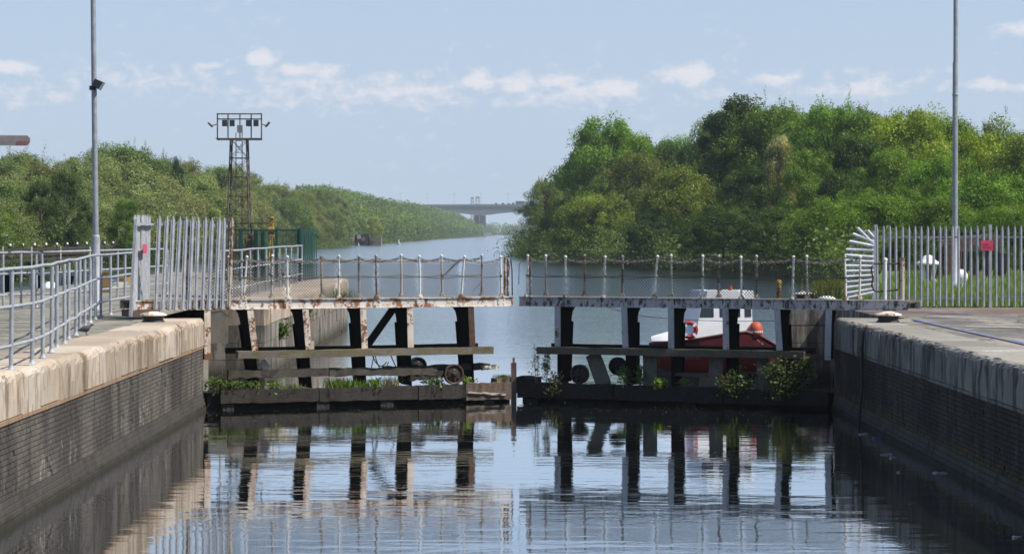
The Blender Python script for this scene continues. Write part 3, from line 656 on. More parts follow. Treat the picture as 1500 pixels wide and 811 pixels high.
m = MB(); m.beam(GR.px(762, .2, .36), GR.px(788, .2, .36), .5, .36, n=3, wob=.04); m.build('mitre_block', M['timber_black'], gr)
m = MB()
for k in range(2): rope(m, GL.px(545 + k * 4, .4, 1.08), GL.px(566 + k * 3, .5, .9), .16 + .1 * k, .012, 10)
rope(m, GL.px(548, .4, 1.08), GL.px(544, .4, .78), 0, .012, 2); rope(m, GL.px(571, .4, 1.1), GL.px(580, .3, .8), 0, .012, 3); m.build('hanging_hose', M['black_iron'], gl)
m = MB(); rope(m, GR.px(890, .9, 2.08), GR.px(948, .9, 1.88), .02, .006, 4, 4); rope(m, GR.px(948, .9, 1.88), GR.px(1150, .95, 1.84), .05, .006, 8, 4)
rope(m, GL.px(676, .05, 3.15), GL.px(646, .1, 2.72), -.03, .016, 6); rope(m, GL.px(705, .05, 2.65), GL.px(690, .1, 2.4), 0, .009, 4); m.build('loose_wire', M['chain_iron'], gr)

# ------------------------------------------------------------------ palisade fences
def pale_mesh(name, h, wd=.068, t=.004, mat='galvanised', flat=False):
    xs = [-wd / 2, -wd * .30, -wd * .1, wd * .1, wd * .30, wd / 2]; ys = [.0, .002, -.018, -.018, .002, .0]
    tops = [h - .11, h - .06, h - .012, h - .012, h - .06, h - .11]; tops[2] = tops[3] = h
    n = len(xs); m = MB(); vs_ = []
    for k in range(n): vs_ += [(xs[k], ys[k], 0), (xs[k], ys[k], tops[k]), (xs[k], ys[k] + t, 0), (xs[k], ys[k] + t, tops[k])]
    fs = []
    for k in range(n - 1):
        a, b = 4 * k, 4 * (k + 1); fs += [(a, b, b + 1, a + 1), (a + 2, a + 3, b + 3, b + 2), (a + 1, b + 1, b + 3, a + 3), (a, a + 2, b + 2, b)]
    fs += [(0, 1, 3, 2), (4 * n - 4, 4 * n - 2, 4 * n - 1, 4 * n - 3)]
    m.add(vs_, fs); me = m.mesh(name); me.materials.append(M[mat]); return me
PALE = pale_mesh('pale', 2.0); PALE_G = pale_mesh('pale', 2.0, mat='green_paint')
# fence standing on the rusty girder: leaning pales
f1 = thing('palisade_fence', GL.px(280, -.02, 2.13), 'leaning galvanised palisade panel bolted to the rusty white girder', 'fence')
tops_px = [225 + i * 9.73 for i in range(12)]
for i, px in enumerate(tops_px):
    b = GL.px(px + 3.2 - i * .03 + rng.uniform(-.8, .8), -.02, 2.135 + rng.uniform(-.008, .008)); rz = math.atan2(GL.u.y, GL.u.x)
    o = inst(PALE, 'pale', f1, b, (0, R(2.7 - i * .09) + rng.uniform(-.012, .012), rz), (1.28, 1, .985 - i * .0022))
    if i == 11: o.data = PALE.copy(); o.data.materials[0] = M['post_rust']
for z in (3.92, 2.42):
    m = MB(); m.beam(GL.px(226, .02, z), GL.px(334, .02, z - .045), .006, .05); m.beam(GL.px(226, .04, z - .022), GL.px(334, .04, z - .067), .045, .006); m.build('rail', M['galvanised'], f1)
m = MB(); m.beam(GL.px(276, .05, 2.32), GL.px(276, .05, 4.0), .055, .1); m.build('post', M['post_rust'], f1)
f2 = thing('palisade_fence', (-7.62, 51.9, ZQ), 'galvanised palisade return seen edge on with a small red sign', 'fence')
for i in range(25):
    t = i / 24; x = -7.38 - .06 * t; y = 51.0 + t * 2.1; b = Vector((x - .04, y, 2.15)) 
    inst(PALE, 'pale', f2, (-7.665 + .022 * t, 51.15 + 2.1 * t, 2.12), (rng.uniform(-.01, .01), R(3.2) + rng.uniform(-.008, .008), R(92) + rng.uniform(-.1, .1)), (1, 1, 1.0))
for z in (3.92, 2.42):
    m = MB(); m.beam((-7.70 + .055 * (z - 2.1), 51.05, z), (-7.68 + .055 * (z - 2.1), 53.35, z), .05, .05); m.build('rail', M['galvanised'], f2)
m = MB(); m.beam((-7.70, 50.98, 2.0), (-7.59, 50.98, 4.02), .06, .10, up=(0, 1, 0)); m.build('post', M['galvanised'], f2)
m = MB(); c = Vector((-7.555, 52.0, 3.40)); m.box(c.x, c.x + .006, c.y - .3, c.y + .3, c.z - .1, c.z + .1); m.build('sign', M['sign_red'], f2)
m = MB(); a = GL.px(184, .3, 2.06); b = GL.px(229, .3, 2.06); m.beam(a, b, .7, .14, n=4, wob=.01); bp = m.build('sleeper', M['timber_brown']); tag(bp, 'dark rusty brown sleeper under the edge-on palisade return', 'sleeper')
# fence across the other quay
FY = 59.4
f3 = thing('palisade_fence', (11.5, FY, ZQ), 'straight galvanised palisade fence across the concrete quay with red sign', 'fence')
for i in range(52):
    px = 1285 + i * 9.15
    if abs(px - 1450) < 5: continue
    inst(PALE, 'pale', f3, ((px - VX) * FY / F, FY - .03, 1.965 + rng.uniform(-.01, .01)), (rng.uniform(-.006, .006), rng.uniform(-.006, .006), rng.uniform(-.05, .05)), (1, 1, .97))
for (xa, xb, za, zb) in ((1279, 1446, 3.63, 2.15), (1458, 1760, 3.63, 2.19)):
    for z in (za, zb):
        m = MB(); m.box((xa - VX) * FY / F, (xb - VX) * FY / F, FY - .002, FY + .045, z - .022, z + .022); m.build('rail', M['galvanised'], f3)
for px in (1283, 1450.5, 1614, 1762):
    x = (px - VX) * FY / F; m = MB(); m.box(x - .035, x + .035, FY - .04, FY - .03, ZQ, 3.93); m.box(x - .035, x + .035, FY + .05, FY + .06, ZQ, 3.93); m.box(x - .006, x + .006, FY - .03, FY + .05, ZQ, 3.93); m.build('post', M['galvanised'], f3)
a = at(1436.5, 367, FY); b = at(1454, 352, FY); m = MB(); m.box(a.x, b.x, FY - .075, FY - .068, a.z, b.z); sg = m.build('sign', M['sign_red'], f3)
m = MB()
for k, zf in enumerate((.25, .45, .62)): m.box(a.x + .04, b.x - .05 - .03 * k, FY - .0775, FY - .0755, a.z + (b.z - a.z) * zf, a.z + (b.z - a.z) * zf + .018)
m.build('sign_text', plain('sign_ink', (.32, .03, .05), .6), sg)
# fan of pales fixed sideways at the wall edge
fan = thing('palisade_fan', at(1260, 437, 57.5), 'fan of bright sideways palisade spikes beside the straight quay fence', 'fence')
FYf = 57.5
ends = [(1241, 436), (1240, 429), (1239, 421), (1238, 413), (1238.5, 405), (1238, 397), (1238, 389), (1237.5, 381), (1237, 373), (1239, 365), (1244, 353), (1249, 342), (1256, 333), (1271, 337)]
for i, (ex, ey) in enumerate(ends):
    fx = 1279; fy = 424 - i * 6.4 if i < 12 else (357 if i == 12 else 347)
    if i < 9: fy = ey - 8 + i * 1.4
    p, q_ = at(fx + 1, fy, FYf), at(ex, ey, FYf); d = q_ - p; L = d.length
    me_len = L / 2.0
    o = inst(PALE, 'pale', fan, p + Vector((0, rng.uniform(-.01, .01), 0)), (0, math.atan2(d.x, d.z), 0), (1.15, 1, me_len)); 
    o.data = PALE.copy() if i == 0 else o.data
FM = pale_mesh('pale', 2.0, mat='white_pale')
for o in list(fan.children): o.data = FM
for (a, b) in (((1279.5, 338), (1279.5, 438)), ((1245, 436), (1246, 374))):
    p, q_ = at(*a, FYf + .03), at(*b, FYf + .03); m = MB(); m.beam(p, q_, .05, .05); m.build('rail', M['galvanised'], fan)
p = [at(1246, 374, FYf + .03), at(1250, 358, FYf + .03), at(1258, 346, FYf + .03), at(1270, 337, FYf + .03)]
m = MB(); m.tube(p, .03, 6); m.build('rail', M['galvanised'], fan)
# small rusty hand gate beside it
hg = thing('hand_gate', at(1308, 446, 55.5), 'small rusty tubular gate frame with one white post', 'gate'); HY = 55.5
m = MB(); m.tube([at(1296, 446, HY), at(1296.5, 382, HY)], .045, 8); m.lathe(at(1296.5, 382, HY), [(.05, 0), (.06, .03), (.03, .07)], 8); m.build('post', M['white_iron'], hg)
m = MB(); m.tube([at(1321, 445, HY), at(1321.5, 377, HY)], .06, 8); m.lathe(at(1321, 445, HY), [(.14, 0), (.13, .05), (.07, .1)], 8); m.build('post', M['post_rust'], hg)
m = MB(); m.tube([at(1318, 386, HY), at(1281, 386, HY), at(1277, 390, HY), at(1276.5, 398, HY), at(1279, 406, HY), at(1277, 418, HY), at(1280, 425, HY), at(1284, 427, HY), at(1314, 424.5, HY), at(1318, 421, HY), at(1318, 386, HY)], .022, 6); m.build('loop', M['rust'], hg)

# ------------------------------------------------------------------ tubular handrails
def railing(label, posts, rails=(3.27, 2.77, 2.26), r=.024, pts=None, mat='pale_steel', pr=.030):
    rt = thing('handrail', (posts[len(posts) // 2][0], posts[len(posts) // 2][1], ZQ), label, 'handrail')
    me = MB().tube([(0, 0, 0), (0, 0, 1.30)], pr, 8).lathe((0, 0, 0), [(.06, 0), (.06, .015), (.036, .02), (.036, .05), (pr, .06)], 8).mesh('post'); me.materials.append(M[mat])
    for (x, y) in posts: inst(me, 'post', rt, (x, y, ZQ - .002), (rng.uniform(-.012, .012), rng.uniform(-.012, .012), rng.uniform(0, 3)))
    for z in rails:
        m = MB(); m.tube([(x, y, z + rng.uniform(-.012, .012)) for x, y in (pts or posts)], r, 8); m.build('rail', M[mat], rt)
    return rt
near = [(-6.44, 27.6), (-6.44, 29.2), (-6.44, 30.8), (-6.45, 32.3), (-6.46, 33.8), (-6.61, 35.4), (-6.78, 37.0), (-6.97, 38.5), (-7.1, 39.9), (-7.35, 41.7), (-7.47, 43.1), (-7.76, 45.2), (-7.95, 46.9), (-8.22, 49.1), (-8.46, 51.2), (-8.55, 52.4), (-8.56, 53.8), (-8.62, 56.2), (-8.66, 58.6)]
railing('grey tubular handrail bending away from the tan lock edge past the pigeon', near)
railing('grey tubular handrail behind the lamp post with the floodlight', [(-14.5, 54.5), (-13.4, 55.6), (-12.1, 57.2), (-11.8, 58.2), (-11.5, 58.8), (-11.2, 59.2), (-10.95, 58.6), (-10.55, 63.5), (-10.35, 66.2), (-10.1, 69), (-9.8, 72)])
railing('grey tubular handrail along the pier edge before the green enclosure', [(-7.15, 62.4), (-7.12, 64.8), (-7.12, 67.2), (-7.12, 69.6), (-7.13, 72), (-7.13, 74.4), (-7.14, 76.8), (-7.15, 79.2), (-7.17, 81.6), (-7.18, 84), (-7.19, 86.4), (-7.2, 88.6)])

# ------------------------------------------------------------------ lamp posts, bollards, pigeon
lp = thing('lamp_post', (-9.53, 57.7, ZQ), 'tall grey lamp post carrying a small black floodlight', 'lamp post')
m = MB(); m.lathe((-9.53, 57.7, ZQ - .01), [(.16, 0), (.16, .03), (.098, .04), (.098, 1.70), (.088, 1.74), (.070, 1.76)], 16); m.build('base_column', M['lamp_steel'], lp)
m = MB(); m.tube([(-9.53, 57.7, ZQ + 1.7), (-9.575, 57.7, 7.5), (-9.625, 57.7, 12.0)], .068, 14, .056); m.build('pole', M['lamp_steel'], lp)
m = MB(); m.lathe((-9.63, 57.7, 11.9), [(.06, 0), (.11, .1), (.10, .25), (.03, .3)], 12); m.beam((-9.63, 57.7, 12.0), (-8.6, 57.7, 12.15), .06, .05); m.build('lantern', M['lamp_steel'], lp)
fl = at(147, 124, 57.6); bp_ = at(136, 127, 57.7)
m = MB(); m.tube([bp_, at(141, 128, 57.6), at(143.5, 126, 57.6)], .022, 6); m.lathe(at(136, 129, 57.7), [(.085, -.05), (.085, .05)], 10)
br = m.build('lamp_bracket', M['lamp_black'], lp)
m = MB(); m.beam(fl + Vector((-.13, 0, .06)), fl + Vector((.03, -.02, -.035)), .26, .15, w2=.30, h2=.20, up=(.5, 0, .9)); h_ = m.build('floodlight', M['lamp_black'], lp)
m = MB(); m.beam(fl + Vector((.032, -.02, -.036)), fl + Vector((.045, -.02, -.044)), .26, .17, up=(.5, 0, .9)); m.build('lens', M['lamp_lens'], h_)
lp2 = thing('lamp_post', (13.83, 75, 1.91), 'tall plain grey lamp post behind the straight palisade fence', 'lamp post')
m = MB(); m.lathe((13.83, 75, 1.9), [(.15, 0), (.15, .03), (.092, .04), (.092, 2.0), (.082, 2.04)], 16); m.build('base_column', M['lamp_steel'], lp2)
m = MB(); m.tube([(13.83, 75, 3.9), (13.84, 75, 8.9), (13.85, 75, 8.95), (13.86, 75, 14.0)], .085, 14, .062); m.lathe((13.84, 75, 7.9), [(.085, 0), (.092, .02), (.092, .06), (.08, .08)], 12); m.build('pole', M['lamp_steel'], lp2)
m = MB(); m.lathe((13.86, 75, 13.9), [(.06, 0), (.11, .1), (.10, .25), (.03, .3)], 12); m.build('lantern', M['lamp_steel'], lp2)
def bollard(x, y, s, label, mats=('bollard_paint', 'black_iron'), z=ZQ):
    b = thing('bollard', (x, y, z), label, 'bollard', None)
    MB().lathe((x, y, z - .01), [(.24 * s, 0), (.23 * s, .03 * s), (.20 * s, .06 * s), (.20 * s, .10 * s), (.235 * s, .135 * s)], 22).build('stem', M[mats[1]], b)
    MB().lathe((x, y, z), [(.24 * s, .125 * s), (.275 * s, .132 * s), (.28 * s, .15 * s), (.25 * s, .172 * s), (.17 * s, .192 * s), (.11 * s, .203 * s), (.10 * s, .212 * s), (.02 * s, .218 * s)], 26).build('cap', M[mats[0]], b)
    return b
bollard(-7.02, 49.5, 1.0, 'low white capped mooring bollard on the tan coping by the leaning palisade')
bollard(7.78, 49.5, 1.0, 'low cream capped mooring bollard on the grey coping by the hand gate')
bollard(8.25, 67.0, 1.05, 'cream capped mooring bollard beyond the grey gate, beside the grass tuft', z=1.91)
b2 = thing('bollard', (8.75, 66.2, 1.91), 'flat white bollard top next to the cream capped bollard', 'bollard'); MB().lathe((8.75, 66.2, 1.9), [(.2, 0), (.2, .03), (.26, .05), (.24, .09), (.12, .13), (.02, .14)], 20).build('cap', M['white_iron'], b2)
pg = MB()                               # pigeon: one continuous body lofted along its spine, facing +x
c = at(125, 490, 1.81 * F / 150.5); x0, y0 = c.x, c.y
st = [(-.17, .10, .012, .006), (-.13, .108, .030, .010), (-.08, .125, .042, .034), (-.03, .135, .055, .052), (.03, .145, .058, .060), (.07, .165, .046, .048), (.095, .198, .028, .028), (.105, .222, .026, .026), (.125, .232, .022, .022), (.145, .228, .010, .010), (.165, .222, .003, .003)]
vs_ = []; fs = []; sg_ = 12
for (dx, dz, ry, rz_) in st:
    for k in range(sg_):
        t = 2 * math.pi * k / sg_; vs_.append((x0 + dx, y0 + math.cos(t) * ry, ZQ + dz * .8 + math.sin(t) * rz_))
for i in range(len(st) - 1):
    for k in range(sg_): fs.append((i * sg_ + k, (i + 1) * sg_ + k, (i + 1) * sg_ + (k + 1) % sg_, i * sg_ + (k + 1) % sg_))
fs += [tuple(range(sg_)), tuple((len(st) - 1) * sg_ + k for k in reversed(range(sg_)))]
pg.add(vs_, fs, True)
for s_ in (-.02, .02):
    pg.tube([(x0 + .01, y0 + s_, ZQ + .085), (x0 + .015, y0 + s_, ZQ + .04), (x0 + .02, y0 + s_, ZQ + .004)], .006, 5)
    pg.tube([(x0 + .02, y0 + s_, ZQ + .006), (x0 + .05, y0 + s_, ZQ + .004)], .005, 4)
tag(pg.build('pigeon', M['bird']), 'dark pigeon walking on the tan quay beside the handrail', 'pigeon')

# ------------------------------------------------------------------ lattice floodlight tower
TY = 112.0
def tp(px, py, dy=0.0): return at(px, py, TY + dy)
tw = thing('floodlight_tower', (at(351, 405, TY).x, TY, ZQ), 'rusty lattice mast topped by an open frame of floodlights', 'tower')
cx = at(350.5, 400, TY).x; zt = at(350, 204, TY).z
def leg(sx, sy, z):                     # half width tapers from base to head
    t = (z - ZQ) / (zt - ZQ); hw = .56 + (.36 - .56) * t; return Vector((cx + sx * hw, TY + sy * hw, z))
cor = [(-1, -1), (1, -1), (1, 1), (-1, 1)]
for (sx, sy) in cor:
    m = MB(); m.beam(leg(sx, sy, ZQ - .03), leg(sx, sy, zt), .05, .05); m.build('tower_leg', M['tower_steel'], tw)
levels = [ZQ + (zt - ZQ) * k / 7 for k in range(8)]
for k in range(7):
    za, zb = levels[k], levels[k + 1]; m = MB()
    for i in range(4):
        a, b = cor[i], cor[(i + 1) % 4]
        m.beam(leg(*a, za), leg(*b, zb), .022, .022); m.beam(leg(*b, za), leg(*a, zb), .020, .020); m.beam(leg(*a, zb), leg(*b, zb), .034, .034)
    m.build('lattice_bay', M['tower_steel'], tw)
m = MB()
for s_ in (-.14, .14): m.tube([(cx + s_, TY - .1, ZQ), (cx + s_, TY - .1, zt + .3)], .02, 5)
for k in range(22): m.tube([(cx - .14, TY - .1, ZQ + .3 + k * .27), (cx + .14, TY - .1, ZQ + .3 + k * .27)], .012, 4)
m.build('ladder', M['tower_steel'], tw)
m = MB()
for dy in (-.7, .7):
    for (a, b) in (((318, 167), (383.5, 167)), ((318, 204), (383.5, 204)), ((318.5, 166), (318.5, 205)), ((383, 166), (383, 205)), ((334, 167), (334, 204)), ((368, 167), (368, 204)), ((318, 174.5), (383, 174.5))):
        m.beam(tp(*a, dy), tp(*b, dy), .055 if a[1] != 204 else .1, .055 if a[1] != 204 else .1)
for px in (318.5, 383):
    for py in (167, 204): m.beam(tp(px, py, -.7), tp(px, py, .7), .055, .055)
m.build('head_frame', M['tower_steel'], tw)
m = MB(); z = tp(0, 203).z; m.box(cx - 1.0, cx + 1.0, TY - .68, TY + .68, z - .03, z + .0); m.build('platform', M['tower_steel'], tw)
m = MB(); m.beam(tp(334, 327), tp(396, 327), .9, .06); m.build('lower_platform', M['rust'], tw)
for px in (329, 340, 364, 375):
    c = tp(px, 180.5, -.75); m = MB(); m.beam(c + Vector((0, .22, .02)), c, .18, .2, w2=.235, h2=.29); fl_ = m.build('floodlight', M['lamp_black'], tw)
    m = MB(); m.beam(c - Vector((0, .012, 0)), c - Vector((0, .02, 0)), .2, .25); m.build('lens', M['dark_glass'], fl_)
c = tp(351.5, 189, -.5); m = MB(); m.beam(c - Vector((0, 0, .17)), c + Vector((0, 0, .17)), .22, .24); m.build('control_box', plain('box_cream', (.55, .52, .42), .6), tw)
m = MB(); m.tube([tp(351.5, 167), tp(351.5, 204)], .03, 6); m.build('mast', M['tower_steel'], tw)
for (a, b, c2) in (((318, 182), (311, 184), (305, 180)), ((384, 182), (389, 184), (395, 179))):
    m = MB(); m.tube([tp(*a), tp(*b)], .025, 6); m.beam(tp(*b) + Vector((0, 0, -.06)), tp(*c2), .3, .07, up=(0, 0, 1)); m.build('spotlight', M['tower_steel'], tw)

# ------------------------------------------------------------------ green enclosure and machinery on the pier
GY = 91.0
ge = thing('green_fence', (at(395, 411, GY).x, GY, ZQ), 'dark green palisade enclosure at the tip of the pier', 'fence')
xl, xr = at(326, 0, GY).x, at(441, 0, GY).x
for z in (at(0, 337, GY).z, ZQ + .25):
    MB().box(xl, xr, GY, GY + .05, z - .03, z + .03).build('rail', M['green_paint'], ge)
for px in (352, 405, 440):
    x = at(px, 0, GY).x; MB().box(x - .05, x + .05, GY - .03, GY + .07, ZQ - .01, at(0, 334, GY).z).build('post', M['green_paint'], ge)
for (pa, n_, wd) in ((373, 3, .16), (383, 3, .16)):
    for k in range(n_): inst(PALE_G, 'pale', ge, (at(pa + k * 2.2, 0, GY).x, GY - .02, ZQ + .02), (0, 0, R(50)), (1.3, 1, .96))
vb = MB().box(-.009, .009, -.006, .006, 0, 1.85).mesh('bar'); vb.materials.append(M['green_paint'])
for k in range(52): inst(vb, 'bar', ge, (xl + (xr - xl) * (k + .5) / 52, GY + .02, ZQ + .03))
for k in range(9): inst(PALE_G, 'pale', ge, (xr + .06 + .07 * k * .62, GY - .6 + k * .35, ZQ + .02), (0, 0, R(80)), (1.5, 1, .98))
for k in range(9): inst(PALE_G, 'pale', ge, (xr - .12 + .05 * k, GY + .1 + k * .25, ZQ + .02), (0, 0, R(62)), (1.5, 1, .98))
mc = thing('winch', (at(352, 412, 100).x, 100, ZQ), 'rust streaked winch frame standing inside the green enclosure', 'winch'); MY = 99.0
m = MB(); m.beam(at(322, 371, MY), at(398, 370, MY), .5, .14); m.beam(at(322, 384, MY), at(398, 384, MY), .06, .06); m.build('bed', M['rust'], mc)
for px in (326, 341, 358, 378, 396): m = MB(); m.beam(at(px, 408, MY), at(px, 371, MY), .12, .1); m.build('leg', M['rust'] if px != 378 else M['white_iron'], mc)
m = MB(); m.lathe(at(366, 352, MY) - Vector((.2, 0, 0)), [(.14, 0), (.2, .02), (.2, .08), (.12, .1), (.12, .3), (.2, .32), (.2, .38), (.1, .4)], 16, (1, 0, 0)); m.build('drum', M['rust'], mc)
m = MB(); m.beam(at(366, 370, MY), at(364, 346, MY), .1, .25); m.lathe(at(368, 347, MY), [(.1, 0), (.13, .06), (.05, .14)], 10); m.build('gear_case', M['rust'], mc)
m = MB(); m.beam(at(341, 370, MY), at(341, 345, MY), .16, .22, w2=.1, h2=.1); m.build('housing', M['black_iron'], mc)
hs = thing('hoist_frame', (at(398, 412, 97).x, 97, ZQ), 'yellow three legged hoist with rusty head above the green fence', 'hoist'); HY2 = 97.0
for (px, py, dy) in ((392, 408, -.3), (414, 404, .2), (400, 408, .9)):
    m = MB(); m.tube([at(397.5, 330, HY2), at(px, py, HY2 + dy)], .028, 6); m.build('leg', M['yellow_paint'], hs)
m = MB(); m.beam(at(397, 337, HY2), at(398, 322, HY2), .16, .22, w2=.08, h2=.14); m.lathe(at(398, 322, HY2), [(.05, 0), (.1, .04), (.1, .1), (.04, .14)], 10); m.build('head', M['yellow_paint'], hs)
m = MB(); m.lathe(at(397, 340, HY2) - Vector((.12, 0, 0)), [(.09, 0), (.09, .24)], 12, (1, 0, 0)); m.build('drum', M['rust'], hs)
for (px, py, hgt, lab) in ((394.5, 395, .5, 'thin white iron post before the yellow hoist'), (398, 396, .36, 'short white iron post with pink foot before the yellow hoist')):
    b_ = at(px, 408, 94); m = MB(); m.lathe((b_.x, 94, ZQ - .01), [(.07, 0), (.06, .05), (.055, hgt), (.07, hgt + .03), (.03, hgt + .1)], 10); tag(m.build('iron_post', M['white_iron']), lab, 'post')

# ------------------------------------------------------------------ barrier arm, clutter on the quay
ba = thing('signal_arm', (-13.6, 60, ZQ), 'weathered grey signal arm with faded red tip high on a post', 'signal')
m = MB(); a = at(-40, 205.5, 60); b = at(43, 206, 60); h2 = .125
poly = [at(-60, 198, 60), at(40, 198.5, 60), at(43.5, 202, 60), at(43.5, 208, 60), at(39, 213.5, 60), at(-60, 212.5, 60)]
m.prism(poly, (0, .06, 0)); m.build('arm', M['arm_grey'], ba)
m = MB(); m.prism([at(25, 206.5, 59.99), at(43.2, 206.5, 59.99), at(43.2, 208.2, 59.99), at(38.8, 213.2, 59.99), at(25, 213, 59.99)], (0, .012, 0)); m.build('tip', M['arm_red'], ba)
m = MB(); m.tube([(-13.6, 60.12, ZQ), (-13.6, 60.12, 6.4)], .09, 12, .07); m.build('post', M['lamp_steel'], ba)
m = MB(); a = at(149, 407, 74); b = at(160, 399, 74); m.box(a.x, b.x, 74, 74.2, ZQ - .01, b.z); m.box(a.x - .01, b.x + .01, 73.98, 74.22, b.z, b.z + .03); tag(m.build('grit_bin', M['box_orange']), 'small orange bin behind the handrail near the palisade', 'bin')
for (px, py, sx, mt, lab) in ((168, 418, .35, 'timber_pale', 'pale broken slab lying behind the handrail'), (184, 411, .28, 'box_orange', 'yellowish stone lump behind the handrail by the palisade'), (157, 414, .3, 'tarp_blue', 'bluish folded tarpaulin behind the handrail'), (120, 424, .4, 'litter_white', 'whitish concrete block behind the handrail')):
    Yb = 1.81 * F / (py - VY + 4); c = at(px, py, Yb); m = MB(); m.beam((c.x - sx, Yb, ZQ + .09), (c.x + sx, Yb + .2, ZQ + .11), .4, .2, n=3, wob=.06); tag(m.build('lump', M[mt]), lab, 'debris')

# ------------------------------------------------------------------ gate of the larger lock beyond the island
G2 = Line2((-15.3, 93), (-25.0, 96.6))
g2 = thing('lock_gate', (-20, 95, 0), 'distant lock gate of the neighbouring lock with black brackets behind the handrails', 'lock gate')
m = MB(); m.beam(G2.p(-.5, .03, 2.2), G2.p(G2.L, .03, 2.2), .03, .2, n=3); m.build('girder', M['girder_paint_shaded'], g2)
m = MB(); m.beam(G2.p(-.5, .5, 2.29), G2.p(G2.L, .5, 2.29), .95, .03, n=3); m.build('deck', M['timber_grey'], g2)
for k in range(8):
    S = .35 + k * 1.27
    m = MB(); prof = [(.02, 2.1), (1.1, 2.1), (1.0, 1.97), (.9, 1.7), (.78, 1.0), (.7, .2), (.02, .2)]
    m.prism([G2.p(S, d, z) for d, z in prof], G2.u * .03); br = m.build('bracket', M['web_steel'], g2)
    m = MB(); m.beam(G2.p(S + .015, .0, 2.1), G2.p(S + .015, .0, .2), .02, .13, up=tuple(G2.u)); m.build('flange', M['flange_paint_shaded'], br)
    m = MB(); m.tube([G2.p(S, .05, 2.3), G2.p(S, .05, 3.2)], .024, 6); m.build('stanchion', M['post_paint'], g2)
m = MB(); m.beam(G2.p(.2, .3, -.5), G2.p(G2.L, .3, -.5), .6, 1.5, n=3); m.build('gate_body', M['timber_black'], g2)
sb = thing('skiff', at(74, 420, 84), 'small white dinghy lying upside down by the neighbouring lock', 'dinghy'); c = at(74, 419, 80)
vs_ = []; fs = []; n_ = 9; k_ = 7
for i in range(n_):
    t = i / (n_ - 1) * 2 - 1; wd_ = .28 * (1 - abs(t) ** 2.4) ** .5 + .004; hh = .20 * (1 - abs(t) ** 3) ** .5 + .004
    for j in range(k_):
        a_ = math.pi * j / (k_ - 1); vs_.append((c.x + t * .22 * 1.0, c.y + math.cos(a_) * wd_ * 1.4, ZQ + math.sin(a_) * hh))
for i in range(n_ - 1):
    for j in range(k_ - 1): fs.append((i * k_ + j, i * k_ + j + 1, (i + 1) * k_ + j + 1, (i + 1) * k_ + j))
MB().add(vs_, fs, True).build('hull', M['boat_white'], sb)
m = MB(); m.tube([(c.x - .2, c.y, ZQ + .196), (c.x + .2, c.y, ZQ + .196)], .012, 5); m.build('keel', M['litter_white'], sb)
# fence line on the far side of that lock
ff = thing('post_fence', (-36.5, 150, 1.3), 'low dark fence with white topped posts across the neighbouring lock', 'fence')
x0f, Yf = -36.3, 170.0
pm = MB().box(-.06, .06, -.06, .06, 0, 1.45).mesh('post'); pm.materials.append(M['timber_dark']); cm = MB().lathe((0, 0, 0), [(.09, 0), (.09, .12), (.05, .16)], 8).mesh('post_cap'); cm.materials.append(M['white_iron'])
fa, fb = Vector((-36, 166, 1.3)), Vector((-26 - 9.2, 232, 1.3))
for k in range(16):
    p = fa.lerp(fb, k / 15); po = inst(pm, 'post', ff, p); cp = bpy.data.objects.new('post_cap', cm); col.objects.link(cp); cp.parent = po; cp.location = (0, 0, 1.45)
for z in (.35, .75, 1.15): MB().beam(fa + Vector((0, 0, z)), fb + Vector((0, 0, z)), .05, .22).build('rail', M['timber_dark'], ff)

# ------------------------------------------------------------------ motor boat moored behind the grey gate
bt = thing('motor_boat', (5.2, 61.0, 0), 'red hulled motor boat with white cabin moored behind the grey gate', 'boat')
yaw = R(14); ca, sa = math.cos(yaw), math.sin(yaw); BO = Vector((5.28, 60.2, 0))
def bw(x, y, z): return BO + Vector((x * ca - y * sa, x * sa + y * ca, z))        # local: bow towards -x
sec = [(-1.72, .02, 1.04, .45), (-1.55, .25, 1.06, .2), (-1.2, .52, 1.10, .02), (-.7, .72, 1.18, -.1), (-.1, .80, 1.28, -.12), (.45, .82, 1.34, -.12), (.85, .80, 1.22, -.12), (1.2, .78, 1.02, -.1), (1.62, .70, 1.0, -.05)]
def hull(z0f, z1f, out, mat, name):
    vs_ = []; fs = []
    for (x, hb, zs, zk) in sec:
        row = []
        for s_ in (-1, 1):
            for q_ in range(5):
                t = z0f + (z1f - z0f) * q_ / 4; z = zk + (zs - zk) * t; wy = hb * (.35 + .65 * min(1, t * 1.3) ** .6) + out; row.append((s_ * wy, z))
        vs_ += [bw(x, y, z) for y, z in row[:5][::-1] + row[5:]]
    for i in range(len(sec) - 1):
        for k in range(9): fs.append((i * 10 + k, i * 10 + k + 1, (i + 1) * 10 + k + 1, (i + 1) * 10 + k))
    fs.append(tuple(range(10))[::-1]); fs.append(tuple((len(sec) - 1) * 10 + k for k in range(10)))
    return MB().add(vs_, fs, True).build(name, mat, bt)
hl = hull(0, 1, 0, M['boat_red'], 'hull')
m = MB()
for s_ in (-1, 1): m.tube([bw(x, s_ * hb * 1.0, zs) for (x, hb, zs, zk) in sec], .035, 6)
m.build('gunwale', M['boat_dark_red'], hl)
m = MB()
for s_ in (-1, 1):
    for (A, B) in zip(sec[:-1], sec[1:]):
        pa = [bw(A[0], s_ * (A[1] + .012), A[2] - .02), bw(B[0], s_ * (B[1] + .012), B[2] - .02), bw(B[0], s_ * (B[1] * .99 + .014), B[2] - .5), bw(A[0], s_ * (A[1] * .97 + .014), A[2] - .42)]
        m.add(pa, [(0, 1, 2, 3)])
m.build('strake', M['boat_dark_red'], hl)
m = MB()
